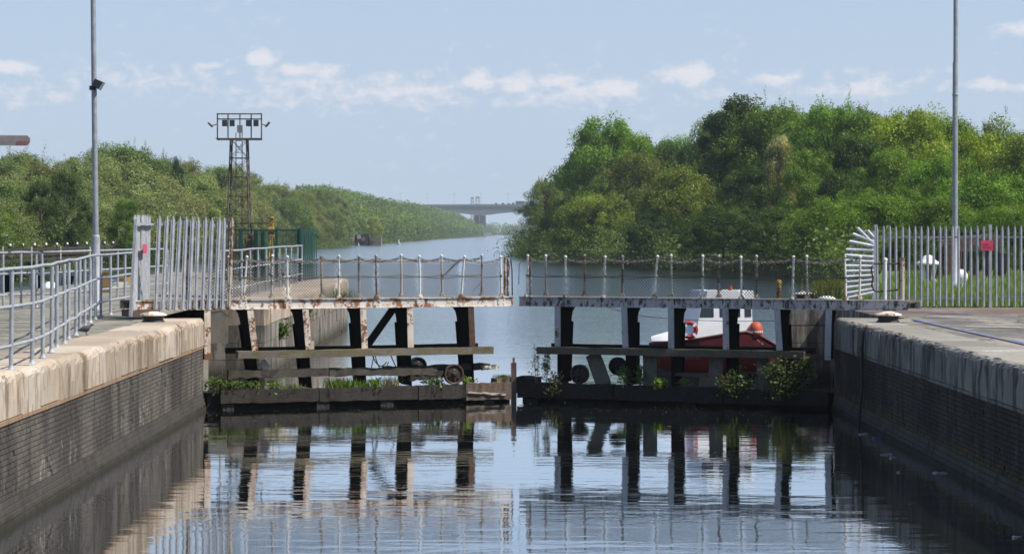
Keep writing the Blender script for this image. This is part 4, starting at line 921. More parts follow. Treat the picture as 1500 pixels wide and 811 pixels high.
for s_ in (-1, 1):
    for (A, B) in zip(sec[:-1], sec[1:]):
        m.add([bw(A[0], s_ * (A[1] * .97 + .03), .36 + .1 * (A[0] < -1.3)), bw(B[0], s_ * (B[1] * .97 + .03), .36 + .1 * (B[0] < -1.3)), bw(B[0], s_ * (B[1] * .88 + .03), -.1), bw(A[0], s_ * (A[1] * .88 + .03), -.1)], [(0, 1, 2, 3)])
m.build('boot_top', M['black_iron'], hl)
fd = [(-1.70, .03), (-1.5, .24), (-1.2, .48), (-.75, .64)]; vs_ = []; fs = []
for (x, hb) in fd:
    for k in range(5):
        t = k / 4 * 2 - 1; vs_.append(bw(x, hb * t * 1.02, 1.06 + (.16 + .26 * (x + 1.7)) * (1 - t * t * .75)))
for i in range(3):
    for k in range(4): fs.append((i * 5 + k, i * 5 + k + 1, (i + 1) * 5 + k + 1, (i + 1) * 5 + k))
MB().add(vs_, fs, True).build('foredeck', M['boat_white'], bt)
MB().add([bw(.85, -.72, .75), bw(1.58, -.66, .75), bw(1.58, .66, .75), bw(.85, .72, .75)], [(0, 1, 2, 3)]).build('cockpit_floor', M['timber_grey'], bt)
def slab(name, mat, x0, x1, hw0, hw1, z0, z1, par=bt):
    return MB().hexa([bw(x0[0], -hw0, z0), bw(x1[0], -hw0, z0), bw(x1[0], hw0, z0), bw(x0[0], hw0, z0), bw(x0[1], -hw1, z1), bw(x1[1], -hw1, z1), bw(x1[1], hw1, z1), bw(x0[1], hw1, z1)]).build(name, M[mat], par)
cb = slab('cabin', 'boat_white', (-.80, -.58), (.70, .68), .66, .56, 1.10, 2.14)
rf = slab('roof', 'boat_white', (-.52, -.46), (.74, .70), .66, .62, 2.142, 2.33)
wv = lambda x0, x1, z0, z1, x0b, x1b: MB().hexa([bw(x0, -.66 + (z0 - 1.1) * .096 - .012, z0), bw(x1, -.66 + (z0 - 1.1) * .096 - .012, z0), bw(x1, -.66 + (z0 - 1.1) * .096 + .004, z0), bw(x0, -.66 + (z0 - 1.1) * .096 + .004, z0),
                bw(x0b, -.66 + (z1 - 1.1) * .096 - .012, z1), bw(x1b, -.66 + (z1 - 1.1) * .096 - .012, z1), bw(x1b, -.66 + (z1 - 1.1) * .096 + .004, z1), bw(x0b, -.66 + (z1 - 1.1) * .096 + .004, z1)])
for (x0, x1, z0, z1, a, b) in ((-.66, -.30, 1.70, 2.03, -.58, -.30), (-.14, .38, 1.70, 2.05, -.14, .38), (.50, .66, 1.70, 2.05, .50, .66)):
    wv(x0, x1, z0, z1, a, b).build('window', M['dark_glass'], cb)
def ring(name, c, ax, r1, r2, mat, par, sq=1.0):
    c = Vector(c); ax = Vector(ax).normalized(); a = ax.cross(Vector((0, 0, 1))).normalized(); b = ax.cross(a); m = MB(); vs_ = []; fs = []; n1, n2 = 20, 8
    for i in range(n1):
        t = 2 * math.pi * i / n1; d = a * math.cos(t) + b * math.sin(t)
        for j in range(n2):
            u = 2 * math.pi * j / n2; vs_.append(c + d * (r1 + r2 * math.cos(u)) + ax * r2 * math.sin(u))
    for i in range(n1):
        for j in range(n2): fs.append((i * n2 + j, ((i + 1) % n1) * n2 + j, ((i + 1) % n1) * n2 + (j + 1) % n2, i * n2 + (j + 1) % n2))
    return m.add(vs_, fs, True).build(name, M[mat], par)
lb = thing('lifebuoy', bw(-.60, -.74, 1.2), 'red and white ring lifebuoy hung on the white cabin of the motor boat', 'lifebuoy')
ring('ring', bw(-.98, -.76, 1.40), (.1, -1, 0), .17, .055, 'buoy_red', lb)
for k in range(4):
    m = MB(); t = math.pi / 4 + k * math.pi / 2; m.beam(bw(-.98 + math.cos(t) * .12, -.825, 1.40 + math.sin(t) * .12), bw(-.98 + math.cos(t) * .22, -.825, 1.40 + math.sin(t) * .22), .02, .06)
    m.build('band', M['boat_white'], lb)
fe2 = thing('fender', bw(.8, -.78, 1.0), 'orange buoy fender with white band against the boat cabin', 'fender')
MB().lathe(bw(.74, -.72, 1.16), [(.05, 0), (.13, .04), (.17, .15), (.17, .26), (.12, .38), (.05, .42)], 14).build('float', M['buoy_orange'], fe2)
MB().lathe(bw(.74, -.72, 1.32), [(.172, 0), (.173, .04)], 12).build('band', M['boat_white'], fe2)
m = MB(); rope(m, bw(.72, -.80, 1.16), bw(1.60, -.72, 1.02), .16, .022, 10); m.build('stern_rope', plain('rope_white', (.6, .58, .54), .8), bt)
m = MB(); m.lathe(bw(.05, 0, 2.33), [(.07, 0), (.06, .06), (.02, .12)], 8); m.tube([bw(.06, 0, 2.4), bw(.06, 0, 2.56)], .02, 6); m.build('horn', M['lamp_black'], rf)
m = MB(); m.lathe(bw(.34, 0, 2.33), [(.05, 0), (.05, .08), (.02, .12)], 8); m.build('nav_light', M['buoy_orange'], rf)
m = MB(); m.beam(bw(.6, -.2, 2.30), bw(.6, -.2, 2.42), .03, .05); m.build('cleat', M['lamp_black'], rf)
yp = thing('marker_post', at(1141, 437, 64.5), 'short yellow marker post on the pier by the grey gate', 'post')
b_ = at(1141, 440, 63.0); m = MB(); m.tube([(7.1, 63.0, -.6), (7.1, 63.0, 2.46)], .075, 10, .06); m.lathe((7.1, 63.0, 2.44), [(.075, 0), (.075, .05), (.03, .1)], 10); m.build('post', M['yellow_paint'], yp)

# ------------------------------------------------------------------ behind the straight fence: white ironwork and old machinery
wb = thing('fairlead', (at(1360, 417, 84).x, 84, 1.91), 'white painted fairlead with domed cap and splayed legs on the grass', 'fairlead'); Yw = 84.0; c = at(1359.5, 417, Yw)
MB().lathe((c.x, Yw, 2.62), [(.34, 0), (.43, .03), (.42, .09), (.28, .16), (.20, .24), (.14, .32), (.05, .36)], 20).build('cap', M['white_iron'], wb)
for s_ in (-1, 1):
    m = MB(); m.beam((c.x + s_ * .22, Yw, 2.62), (c.x + s_ * .14, Yw, 2.2), .2, .16, w2=.16, h2=.12); m.beam((c.x + s_ * .14, Yw, 2.2), (c.x + s_ * .30, Yw, 1.9), .16, .12, w2=.3, h2=.2); m.build('leg', M['white_iron'], wb)
MB().beam((c.x, Yw + .02, 2.7), (c.x, Yw + .02, 1.9), .14, .14).build('core', M['black_iron'], wb)
wp = thing('bollard', (at(1406.5, 425, 77).x, 77, 1.91), 'round headed white bollard in the grass behind the fence', 'bollard'); c = at(1406.5, 425, 77)
MB().lathe((c.x, 77, 1.9), [(.17, 0), (.17, .25), (.20, .32), (.235, .42), (.235, .52), (.19, .62), (.09, .68), (.02, .69)], 20).build('post', M['white_iron'], wp)
MB().lathe((c.x, 77, 1.895), [(.24, 0), (.24, .05), (.17, .06)], 16).build('base', M['white_iron'], wp)
mk = thing('machinery', (at(1430, 415, 92).x, 92, 1.91), 'dark rusty disused crane gear standing on the grass behind the fence', 'machinery'); Ym = 92.0
for (a, b, w_, h_, mt, nm) in (((1386, 412), (1389, 358), .34, .34, 'rust', 'column'), ((1412, 412), (1413, 362), .2, .22, 'tower_steel', 'column'), ((1375, 362), (1466, 355), .5, .24, 'tower_steel', 'boom'), ((1400, 352), (1470, 350), .3, .12, 'hut_stone', 'boom'), ((1446, 412), (1448, 356), .3, .3, 'hut_dark', 'column'), ((1462, 412), (1470, 372), .35, .4, 'hut_dark', 'column'), ((1426, 412), (1428, 380), .2, .2, 'hut_dark', 'column'), ((1374, 412), (1374, 368), .18, .2, 'hut_dark', 'column')):
    m = MB(); m.beam(at(*a, Ym) - Vector((0, 0, .05 if a[1] > 400 else 0)), at(*b, Ym), w_, h_, n=3, wob=.03, up=(0, 1, 0)); m.build(nm, M[mt], mk)
m = MB(); m.tube([at(1394, 366, Ym - .4), at(1402, 348, Ym - .4), at(1408, 370, Ym - .4), at(1406, 396, Ym - .4)], .03, 6); m.build('hook', M['rust'], mk)
# ------------------------------------------------------------------ far wharf, river buoys, floating litter
wf = thing('wharf', (-39, 700, 0), 'low brown stone wharf ruin at the foot of the far trees', 'wharf'); WY = 700.0
for (pa, pb, py0, py1, mt) in ((505, 522, 357, 346, 'hut_stone'), (520, 541, 357, 343, 'hut_dark'), (539, 558, 356, 347, 'hut_stone')):
    a, b = at(pa, py0, WY), at(pb, py1, WY); MB().box(a.x, b.x, WY, WY + 8, -.5, b.z).build('block', M[mt], wf)
for (px, py) in ((510, 349), (516, 350), (526, 347), (532, 350), (546, 351)):
    a = at(px, py, WY); MB().box(a.x - .5, a.x + .5, WY - .3, WY, a.z - .5, a.z + .6).build('pillar', M['timber_pale' if px in (516, 526) else 'hut_stone'], wf)
for (px, py) in ((518, 345), (527, 345.5)):
    a = at(px, py, WY + 2); MB().hexa([(a.x - 1.5, WY + 2, a.z - .5), (a.x + 1.5, WY + 2, a.z - .5), (a.x + 1.5, WY + 4, a.z - .5), (a.x - 1.5, WY + 4, a.z - .5), (a.x - .8, WY + 2.2, a.z + .5), (a.x + .9, WY + 2.2, a.z + .5), (a.x + .9, WY + 3.8, a.z + .5), (a.x - .8, WY + 3.8, a.z + .5)]).build('cabin', M['litter_white'], wf)
for (px, py, Yb, s_, lab) in ((584, 358, 745, .8, 'white buoy floating off the far bank'), (525, 359, 700, .5, 'tiny white buoy floating near the stone wharf')):
    c = at(px, py, Yb); bu = thing('buoy', (c.x, Yb, 0), lab, 'buoy'); MB().lathe((c.x, Yb, -.3), [(.3 * s_, 0), (.8 * s_, .4 * s_), (.8 * s_, .8 * s_), (.3 * s_, 1.2 * s_), (.25 * s_, 2.2 * s_), (.05 * s_, 2.4 * s_)], 14).build('float', M['litter_white'], bu)
lit = [(1265, 636, .16, 'litter_white', 'white carton afloat by the shaded wall'), (1288, 642, .20, 'litter_blue', 'blue wrapper afloat by the shaded wall'), (1299, 666, .17, 'litter_white', 'crumpled white bag afloat off the shaded wall'), (1308, 671, .09, 'litter_white', 'small white scrap beside the crumpled bag'), (1378, 693, .20, 'litter_white', 'flat pale tray afloat under the dark wall'), (1316, 692, .05, 'timber_pale', 'tiny pale chip afloat beside the tray'), (1490, 787, .1, 'litter_white', 'small pale cup floating alone by the dark wall'),
       (764, 593, .06, 'litter_white', 'white speck of litter afloat under the mitre post'), (829, 589, .07, 'litter_white', 'pale scrap floating under the black pulley wheel')]
for (px, py, s_, mt, lab) in lit:
    Yl = CZ * F / (py - VY); c = at(px, py, Yl); m = MB(); m.beam((c.x - s_ / 2, Yl, .004), (c.x + s_ / 2, Yl + .05, .006), s_ * .55, .03, n=4, wob=.010, w2=s_ * .4); tag(m.build('litter', M[mt]), lab, 'litter')

V = []; Fc = []
for i in range(420):
    if i < 260: x = rng.uniform(-6.0, 6.8); y = 51.6 + .39 * (6.7 - abs(x - .3)) - abs(rng.gauss(0, 1.6)) - .25
    else: y = rng.uniform(30, 50); x = rng.choice((RX - .25 - abs(rng.gauss(0, .35)), RX - .3 - abs(rng.gauss(0, .5)), LX + .25 + abs(rng.gauss(0, .25))))
    r_ = rng.uniform(.008, .03); a_ = rng.uniform(0, 6.28); b = len(V)
    V += [(x + math.cos(a_ + k * 1.571) * r_ * (1, .6)[k % 2], y + math.sin(a_ + k * 1.571) * r_ * (1, .6)[k % 2], .006) for k in range(4)]; Fc.append((b, b + 1, b + 2, b + 3))
o = MB().add(V, Fc).build('scum', plain('flake', (.26, .25, .2), .8, 0, .6), org=(0, 45, 0)); o['kind'] = 'stuff'; tag(o, 'scattered flakes of scum drifting on the lock water', 'scum')

# ------------------------------------------------------------------ motorway viaduct
BY = 2365.0
vd = thing('viaduct', (at(705, 345, BY).x, BY, 0), 'high concrete road viaduct on twin piers crossing the canal', 'bridge')
def top(x): return 29.6 - .0052 * abs(x + 15) 
def bot(x):
    d = abs(x - at(704, 0, BY).x); return 23.6 - 4.2 * max(0, 1 - d / 42) ** 1.6 + (.0 if d < 60 else min(1.2, (d - 60) * .01))
xs = [-420 + 12 * k for k in range(71)]
m = MB(); vs_ = []
for x in xs: vs_ += [(x, BY, top(x)), (x, BY, bot(x)), (x, BY + 26, bot(x)), (x, BY + 26, top(x))]
fs = [(4 * i + k, 4 * i + 4 + k, 4 * i + 4 + (k + 1) % 4, 4 * i + (k + 1) % 4) for i in range(len(xs) - 1) for k in range(4)]
m.add(vs_, fs); m.build('deck', M['bridge_concrete'], vd)
m = MB()
for (ya, yb) in ((BY - .8, BY - .2), (BY + 26.2, BY + 26.8)):
    for i in range(len(xs) - 1): m.hexa([(xs[i], ya, top(xs[i]) - .9), (xs[i + 1], ya, top(xs[i + 1]) - .9), (xs[i + 1], yb, top(xs[i + 1]) - .9), (xs[i], yb, top(xs[i]) - .9), (xs[i], ya, top(xs[i]) + 1.1), (xs[i + 1], ya, top(xs[i + 1]) + 1.1), (xs[i + 1], yb, top(xs[i + 1]) + 1.1), (xs[i], yb, top(xs[i]) + 1.1)])
m.build('parapet', M['bridge_concrete'], vd)
for (pa, pb, dy) in ((694, 701.5, 16), (702.5, 711.5, 2)):
    a, b = at(pa, 0, BY).x, at(pb, 0, BY).x; MB().box(a, b, BY + dy, BY + dy + 8, -2, 20).build('pier', M['pier_concrete'], vd)
for xp in (-95, -150, -210, 95, 150, 210):
    for dy in (2, 16): MB().box(xp - 2.5, xp + 2.5, BY + dy, BY + dy + 8, 0, 23).build('pier', M['pier_concrete'], vd)
a, b = at(704, 0, BY).x, at(720, 0, BY).x; MB().box(a, b, BY - 3, BY + 14, -1, 3.4).build('pier_base', M['litter_white'], vd)
for k in range(12):
    x = -150 + k * 26; m = MB(); m.tube([(x, BY + 13, 28), (x, BY + 13, 41)], .16, 5, .1); m.beam((x - 2, BY + 13, 41), (x + 2, BY + 13, 41), .25, .2); m.build('lamp_column', M['lamp_steel'], vd)
for (pa, pb, col_, py, lab) in ((690, 693.5, 'green_paint', 290, 'teal steel crane mast seen beyond the viaduct'), (697, 702, 'car_red', 289, 'reddish steel crane mast seen beyond the viaduct')):
    YT = 2500.0; mt_ = thing('crane_mast', (at(pa, 0, YT).x, YT, 1), lab, 'crane'); a, b = at(pa, py, YT), at(pb, py, YT)
    for x in (a.x, b.x):
        m = MB(); m.beam((x, YT, 0), (x, YT, a.z), .5, .5); m.build('leg', M[col_], mt_)
    m = MB(); n_ = 12
    for k in range(n_):
        za, zb = a.z * k / n_, a.z * (k + 1) / n_; m.beam((a.x, YT, za), (b.x, YT, zb), .3, .3); m.beam((a.x, YT, zb), (b.x, YT, zb), .3, .3)
    m.build('lattice', M[col_], mt_)
    m = MB(); m.beam((a.x - .4, YT, a.z), (b.x + .4, YT, a.z), 1.6, 1.6); m.build('head', M['lamp_steel'], mt_)
def vehicle(x, L, H, mat, label, cat, name, lorry=False):
    z = top(x) + .05; v = thing(name, (x, BY + 4, z), label, cat); y0, y1 = BY + 3, BY + 5.4
    if lorry:
        MB().box(x - L / 2, x + L / 2 - 2.6, y0, y1, z + 1.1, z + H).build('trailer', M[mat], v); MB().box(x + L / 2 - 2.3, x + L / 2, y0, y1, z + .8, z + H - .5).build('cab', M['litter_white'], v)
    else:
        MB().box(x - L / 2, x + L / 2, y0, y0 + 1.8, z + .35, z + .9).build('body', M[mat], v)
        MB().hexa([(x - L * .35, y0 + .1, z + .9), (x + L * .3, y0 + .1, z + .9), (x + L * .3, y0 + 1.7, z + .9), (x - L * .35, y0 + 1.7, z + .9), (x - L * .25, y0 + .2, z + H), (x + L * .15, y0 + .2, z + H), (x + L * .15, y0 + 1.6, z + H), (x - L * .25, y0 + 1.6, z + H)]).build('cabin', M['dark_glass'], v)
    for sx in (-.32, .32):
        for yy in (y0 + .1, y1 - .3): MB().lathe((x + sx * L, yy, z + .42), [(.42, 0), (.42, .22)], 12, (0, 1, 0)).build('wheel', M['tyre'], v)
vehicle(at(764, 0, BY).x, 11.5, 4.2, 'lorry_blue', 'dark blue box lorry crossing the far viaduct', 'lorry', 'lorry', True)
for (px, mt, H, lab) in ((727, 'car_red', 2.2, 'dark red van alone on the viaduct near the pier'), (737, 'car_red', 2.4, 'red van in the middle of the viaduct traffic'), (745.5, 'car_red', 2.0, 'red car just behind the lorry on the viaduct'), (752, 'litter_white', 2.6, 'white van following the dark blue lorry')):
    vehicle(at(px, 0, BY).x, 5.2, H, mt, lab, 'van' if 'van' in lab else 'car', 'van' if 'van' in lab else 'car')

# ------------------------------------------------------------------ trees
nrng = np.random.default_rng(11)
def leaves_mesh(name, C, N, size, var, mats, aspect=.55):
    n = len(C); rnd = nrng.normal(size=(n, 3)); T = np.cross(N, rnd); T /= np.linalg.norm(T, axis=1, keepdims=True) + 1e-9
    B = np.cross(N, T); s_ = size[:, None]
    bend = N * s_ * .25
    V = np.stack([C - T * s_, C + B * s_ * aspect - bend * .0, C + T * s_ - bend, C - B * s_ * aspect], 1).reshape(-1, 3)
    me = bpy.data.meshes.new(name); me.vertices.add(4 * n); me.vertices.foreach_set('co', V.astype(np.float32).ravel())
    me.loops.add(4 * n); me.loops.foreach_set('vertex_index', np.arange(4 * n, dtype=np.int32))
    me.polygons.add(n); me.polygons.foreach_set('loop_start', np.arange(0, 4 * n, 4, dtype=np.int32)); me.polygons.foreach_set('loop_total', np.full(n, 4, dtype=np.int32))
    a = me.attributes.new('var', 'FLOAT', 'POINT'); a.data.foreach_set('value', np.repeat(var, 4).astype(np.float32)); me.update(calc_edges=True)
    for mm in mats: me.materials.append(mm)
    return me
def crown_points(H, Rr, nclump, per, leaf, prof, lo=.06, csize=.26, wisps=0, fl=.85):
    zz = nrng.uniform(0, 1, nclump) ** .85; rad = np.interp(zz, np.linspace(0, 1, len(prof)), prof) * Rr
    fr = nrng.uniform(.22, 1.1, nclump) ** .55; th = nrng.uniform(0, 2 * np.pi, nclump); ph = nrng.uniform(0, 6.28, 4)
    rad = rad * (1 + .20 * np.sin(3 * th + ph[0] + zz * 3) + .16 * np.sin(5 * th + ph[1] - zz * 5) + .12 * np.sin(9 * zz + ph[2] + th))
    cc = np.stack([np.cos(th) * rad * fr, np.sin(th) * rad * fr, H * (lo + (1 - lo - .06) * zz)], 1)
    cr = Rr * csize * nrng.uniform(.5, 1.5, nclump)
    idx = np.repeat(np.arange(nclump), per); n = len(idx)
    d = nrng.normal(size=(n, 3)); d /= np.linalg.norm(d, axis=1, keepdims=True)
    rr = cr[idx] * nrng.uniform(.12, 1.0, n) ** .42 * nrng.uniform(.85, 1.12, n)
    P = cc[idx] + d * rr[:, None] * np.array([1, 1, fl])
    N = d * .75 + nrng.normal(size=(n, 3)) * .55 + np.array([0, 0, .35]); N /= np.linalg.norm(N, axis=1, keepdims=True)
    var = np.clip(nrng.normal(.45, .18, n) + nrng.normal(0, .18, nclump)[idx], 0, 1); size = leaf * nrng.uniform(.6, 1.35, n)
    if wisps:
        wp_, wn_ = [], []
        for k in range(wisps):
            j = nrng.integers(nclump); b0 = cc[j] + np.array([0, 0, cr[j] * .6]); dirn = np.array([nrng.normal(0, .28), nrng.normal(0, .28), 1]); dirn /= np.linalg.norm(dirn)
            m_ = 34; t = np.linspace(0, nrng.uniform(.8, 2.2), m_); wp_.append(b0 + dirn * t[:, None] + nrng.normal(0, .10, (m_, 3))); wn_.append(nrng.normal(size=(m_, 3)))
        wp_ = np.concatenate(wp_); wn_ = np.concatenate(wn_); wn_ /= np.linalg.norm(wn_, axis=1, keepdims=True)
        P = np.concatenate([P, wp_]); N = np.concatenate([N, wn_]); var = np.concatenate([var, np.clip(nrng.normal(.55, .15, len(wp_)), 0, 1)]); size = np.concatenate([size, leaf * nrng.uniform(.5, 1.0, len(wp_))])
    return P, N, size, var, cc
PROTO = {}
def proto(key, H, Rr, nclump, per, leaf, prof, **k):
    P, N, S, V, cc = crown_points(H, Rr, nclump, per, leaf, prof, **k); me = leaves_mesh('crown', P, N, S, V, [M['leaf']])
    m = MB(); m.tube([(0, 0, -1.2), (.05, 0, H * .15), (-.05, .1, H * .4), (.1, 0, H * .75)], H * .025, 8, H * .006)
    for j in nrng.choice(len(cc), 14, replace=False):
        c = Vector(cc[j]); b0 = Vector((0, 0, min(c.z * .7, H * .6))); m.tube([b0, b0.lerp(c, .5) + Vector((0, 0, .3)), c], H * .009, 5, H * .002)
    tm = m.mesh('trunk'); tm.materials.append(M['bark']); PROTO[key] = (me, tm, H)
ROUND = [.55, .8, .95, 1.0, .95, .85, .65, .35]; OVAL = [.4, .7, .9, 1, .95, .8, .55, .25]; SHRUB = [.9, 1.0, 1.0, .95, .8, .6, .3]; TALL = [.5, .75, .85, .8, .7, .6, .45, .2]
proto('round_a', 14, 5.6, 95, 440, .125, ROUND, csize=.23); proto('round_b', 14, 5.4, 80, 500, .125, OVAL, csize=.26)
proto('oval', 15, 4.8, 95, 420, .125, OVAL, wisps=18, csize=.24); proto('wispy', 14, 5.4, 190, 230, .11, ROUND, wisps=55, csize=.20)
proto('shrub_a', 9, 5.4, 140, 280, .115, SHRUB, csize=.20, wisps=20); proto('shrub_b', 8, 5.0, 150, 250, .105, SHRUB, csize=.19, wisps=40)
proto('tall', 16, 4.2, 85, 440, .125, TALL, csize=.28, wisps=12); proto('sparse', 13, 4.2, 40, 220, .13, OVAL, csize=.22, wisps=24)
def tree(px, ytop, Y, key, c, wx, label, group, zg=1.3, name='tree', rot=None):
    x = (px - VX) * Y / F; zt_ = CZ - (ytop - VY) * Y / F; me, tm, H = PROTO[key]; sz = (zt_ - zg) / H
    t = thing(name, (x, Y, zg), label, 'tree', group); t.scale = (wx * sz, wx * sz, sz); t.rotation_euler = (0, 0, rng.uniform(0, 6.28) if rot is None else rot)
    for nm, mesh in (('trunk', tm), ('crown', me)):
        o = bpy.data.objects.new(nm, mesh); col.objects.link(o); o.parent = t
        j = rng.uniform(.88, 1.12); o.color = (c[0] * j, c[1] * j, c[2] * j, 1)
    return t
GRP_R = 'trees on the near wooded bank'; GRP_L = 'trees along the far bank'
bright = (.128, .235, .025); mid_g = (.108, .180, .023); dark = (.048, .088, .017); olive = (.148, .192, .036); rusty_g = (.135, .162, .038); yel = (.190, .250, .023); grey_g = (.140, .185, .060); cream = (.42, .40, .24)
RT = [(892, 170, 335, 'round_a', bright, .92, 'round topped bright green tree standing highest over the canal bend'),
      (988, 198, 345, 'round_b', bright, .85, 'green tree peeping between the round topped tree and the tall dark one'),
      (800, 262, 350, 'wispy', grey_g, .95, 'feathery willow at the water end of the wooded bank'),
      (836, 292, 338, 'shrub_a', mid_g, 1.2, 'dense bush under the feathery willow at the water'),
      (935, 222, 305, 'wispy', rusty_g, 1.15, 'broad bronze green tree in front of the round topped tree'),
      (875, 285, 300, 'shrub_b', olive, 1.3, 'olive bush below the bronze green tree'),
      (1000, 246, 262, 'shrub_a', olive, 1.0, 'rounded olive bush with fine twigs before the tall dark tree'),
      (1082, 136, 268, 'tall', dark, 1.15, 'tallest dark green tree of the wooded bank'),
      (1045, 190, 275, 'oval', dark, .9, 'dark green tree at the shoulder of the tallest one'),
      (1140, 150, 262, 'wispy', mid_g, .9, 'fine leaved tree beside the tallest dark one'),
      (1142, 206, 236, 'round_b', (.16, .165, .07), .55, 'hawthorn with pale cream blossom'),
      (1100, 240, 235, 'round_a', dark, .9, 'shaded dark tree below the tallest one'),
      (1215, 148, 258, 'wispy', bright, .85, 'light green tree with whippy shoots on the skyline'),
      (1262, 160, 255, 'oval', mid_g, .95, 'plain green skyline tree next to the whippy one'),
      (1185, 215, 228, 'round_a', mid_g, .85, 'mid green tree beside the hawthorn'),
      (1255, 195, 222, 'round_b', dark, .95, 'dark green tree above the fan of spikes'),
      (1335, 158, 235, 'round_a', yel, .95, 'broad yellow green tree left of the plain lamp post'.replace(' left of', ' beside')),
      (1385, 168, 240, 'round_b', mid_g, .85, 'mid green tree whose crown is crossed by the lamp post'),
      (1300, 215, 205, 'round_b', mid_g, .9, 'leafy green tree low over the straight fence'),
      (1370, 225, 200, 'round_a', bright, .9, 'bright leafy tree directly behind the plain lamp post'),
      (1440, 190, 212, 'round_a', yel, .95, 'yellow green tree above the red fence sign'),
      (1468, 163, 262, 'sparse', grey_g, .8, 'thin sparse tree showing sky through its crown'),
      (1505, 190, 205, 'round_b', olive, .9, 'olive tree past the red fence sign'),
      (1450, 255, 190, 'shrub_a', bright, 1.0, 'bright bush behind the disused gear'),
      (1060, 300, 222, 'shrub_a', dark, 1.3, 'dark waterside bush under the hawthorn'),
      (1140, 305, 212, 'shrub_b', dark, 1.4, 'dark low bush over the grass tuft bank'),
      (960, 312, 258, 'shrub_a', dark, 1.2, 'dark waterside bush under the rounded olive one'),
      (1220, 290, 196, 'shrub_a', mid_g, 1.2, 'mid green bush behind the fan of spikes'),
      (1290, 285, 182, 'shrub_b', mid_g, 1.2, 'green bush behind the hand gate'),
      (1380, 290, 176, 'shrub_a', mid_g, 1.2, 'green bush behind the white fairlead'),
      (1480, 300, 165, 'shrub_b', mid_g, 1.2, 'green bush behind the end of the disused gear'),
      (1425, 330, 112, 'shrub_a', dark, 1.1, 'dark thicket around the disused gear'),
      (1490, 322, 118, 'shrub_b', dark, 1.2, 'dark thicket past the red fence sign'),
      (1330, 345, 118, 'shrub_b', dark, 1.1, 'low dark thicket behind the white fairlead'),
      (1630, 235, 195, 'round_b', mid_g, 1.0, 'first of the trees past the outer end of the fence'),
      (1710, 225, 200, 'round_a', olive, 1.0, 'olive tree well past the outer end of the fence'),
      (1560, 230, 190, 'round_a', mid_g, 1.0, 'green tree at the outer end of the fence')]
for (px, yt, Y, key, c, wx, lab) in RT:
    tt = tree(px, yt, Y, key, c, wx, lab, GRP_R, 1.45)
    if 'hawthorn with' in lab:
        Pb, Nb, Sb, Vb, _ = crown_points(6, 2.9, 26, 130, .15, SHRUB, lo=.0, csize=.30)
        bo = bpy.data.objects.new('blossom', leaves_mesh('blossom', Pb * np.array([1, 1, .9]) + np.array([0, 0, 9.2]), Nb, Sb, Vb, [M['leaf']])); col.objects.link(bo); bo.parent = tt; bo.color = cream + (1,)
rsk_x = [838, 850, 870, 890, 920, 945, 960, 975, 990, 1010, 1025, 1045, 1065, 1085, 1110, 1130, 1160, 1200, 1220, 1250, 1270, 1290, 1310, 1340, 1370, 1400, 1430, 1450, 1490, 1530]
rsk_y = [240, 215, 182, 176, 180, 200, 216, 206, 202, 206, 196, 168, 150, 142, 148, 158, 156, 156, 152, 154, 164, 174, 166, 162, 166, 174, 188, 190, 190, 190]
px = 856.0
while px < 1530:
    Y = float(np.interp(px, [850, 1000, 1200, 1500], [375, 330, 285, 262])) + rng.uniform(-8, 12); k_ = rng.randrange(3)
    near_ = 'the round topped tree' if px < 950 else 'the rounded olive bush' if px < 1035 else 'the tallest dark tree' if px < 1120 else 'the whippy skyline tree' if px < 1280 else 'the plain lamp post' if px < 1420 else 'the sparse tree'
    tree(px, float(np.interp(px, rsk_x, rsk_y)) + rng.uniform(1, 9), Y, rng.choice(('round_a', 'round_b', 'oval')), (mid_g, (.066, .118, .02), dark)[k_], rng.uniform(.75, .95), ('mid green', 'deep green', 'dark green')[k_] + ' back row tree behind ' + near_, GRP_R, 1.45)
    px += 24
# skyline of the far bank, photo pixel -> top row
sky_x = [-60, 0, 50, 80, 105, 125, 150, 200, 235, 262, 300, 340, 372, 400, 440, 470, 490, 510, 540, 580, 620, 650, 672, 690, 705, 720, 740, 770]
sky_y = [225, 228, 221, 230, 236, 216, 211, 214, 224, 232, 243, 243, 262, 270, 272, 268, 271, 277, 286, 291, 299, 307, 314, 319, 324, 329, 335, 337]
lcol = [(.178, .212, .072), (.145, .190, .068), (.195, .208, .092), (.105, .160, .050), (.165, .202, .090)]; lname = ['pale willow green', 'soft green', 'straw tinted', 'deeper green', 'silvery green']
lrow = ['skyline tree', 'mid height tree', 'low waterside tree']
def lab3(ci, row, px):
    z_ = 'past the red tipped signal arm' if px < 45 else 'behind the lamp post with the floodlight' if px < 165 else 'behind the edge-on palisade return' if px < 225 else \
         'behind the leaning palisade panel' if px < 325 else 'behind the rusty lattice mast' if px < 385 else 'above the dark green enclosure' if px < 455 else 'near the stone wharf'
    return lname[ci] + ' ' + lrow[row] + ' ' + z_
px = -55.0
while px < 500:
    Y = min(46 * F / (VX - px), 760); ci = rng.randrange(5)
    yt = np.interp(px, sky_x, sky_y) + rng.choice((-3, 0, 2, 6, 12))
    tree(px, yt, Y + rng.uniform(10, 30), rng.choice(('wispy', 'wispy', 'oval', 'round_a', 'round_b')), lcol[ci], rng.uniform(.85, 1.05), lab3(ci, 0, px), GRP_L, 1.3)
    ci = rng.randrange(5); tree(px + rng.uniform(4, 12), yt + rng.uniform(22, 45), Y - 6, rng.choice(('shrub_a', 'shrub_b', 'wispy')), lcol[ci], rng.uniform(.9, 1.15), lab3(ci, 1, px), GRP_L, 1.3)
    ci = rng.randrange(5); tree(px + rng.uniform(0, 14), yt + rng.uniform(60, 80), Y - 16, rng.choice(('shrub_a', 'shrub_b')), lcol[ci], rng.uniform(1.1, 1.4), lab3(ci, 2, px), GRP_L, 1.3)
    px += 22 if px < 300 else 17
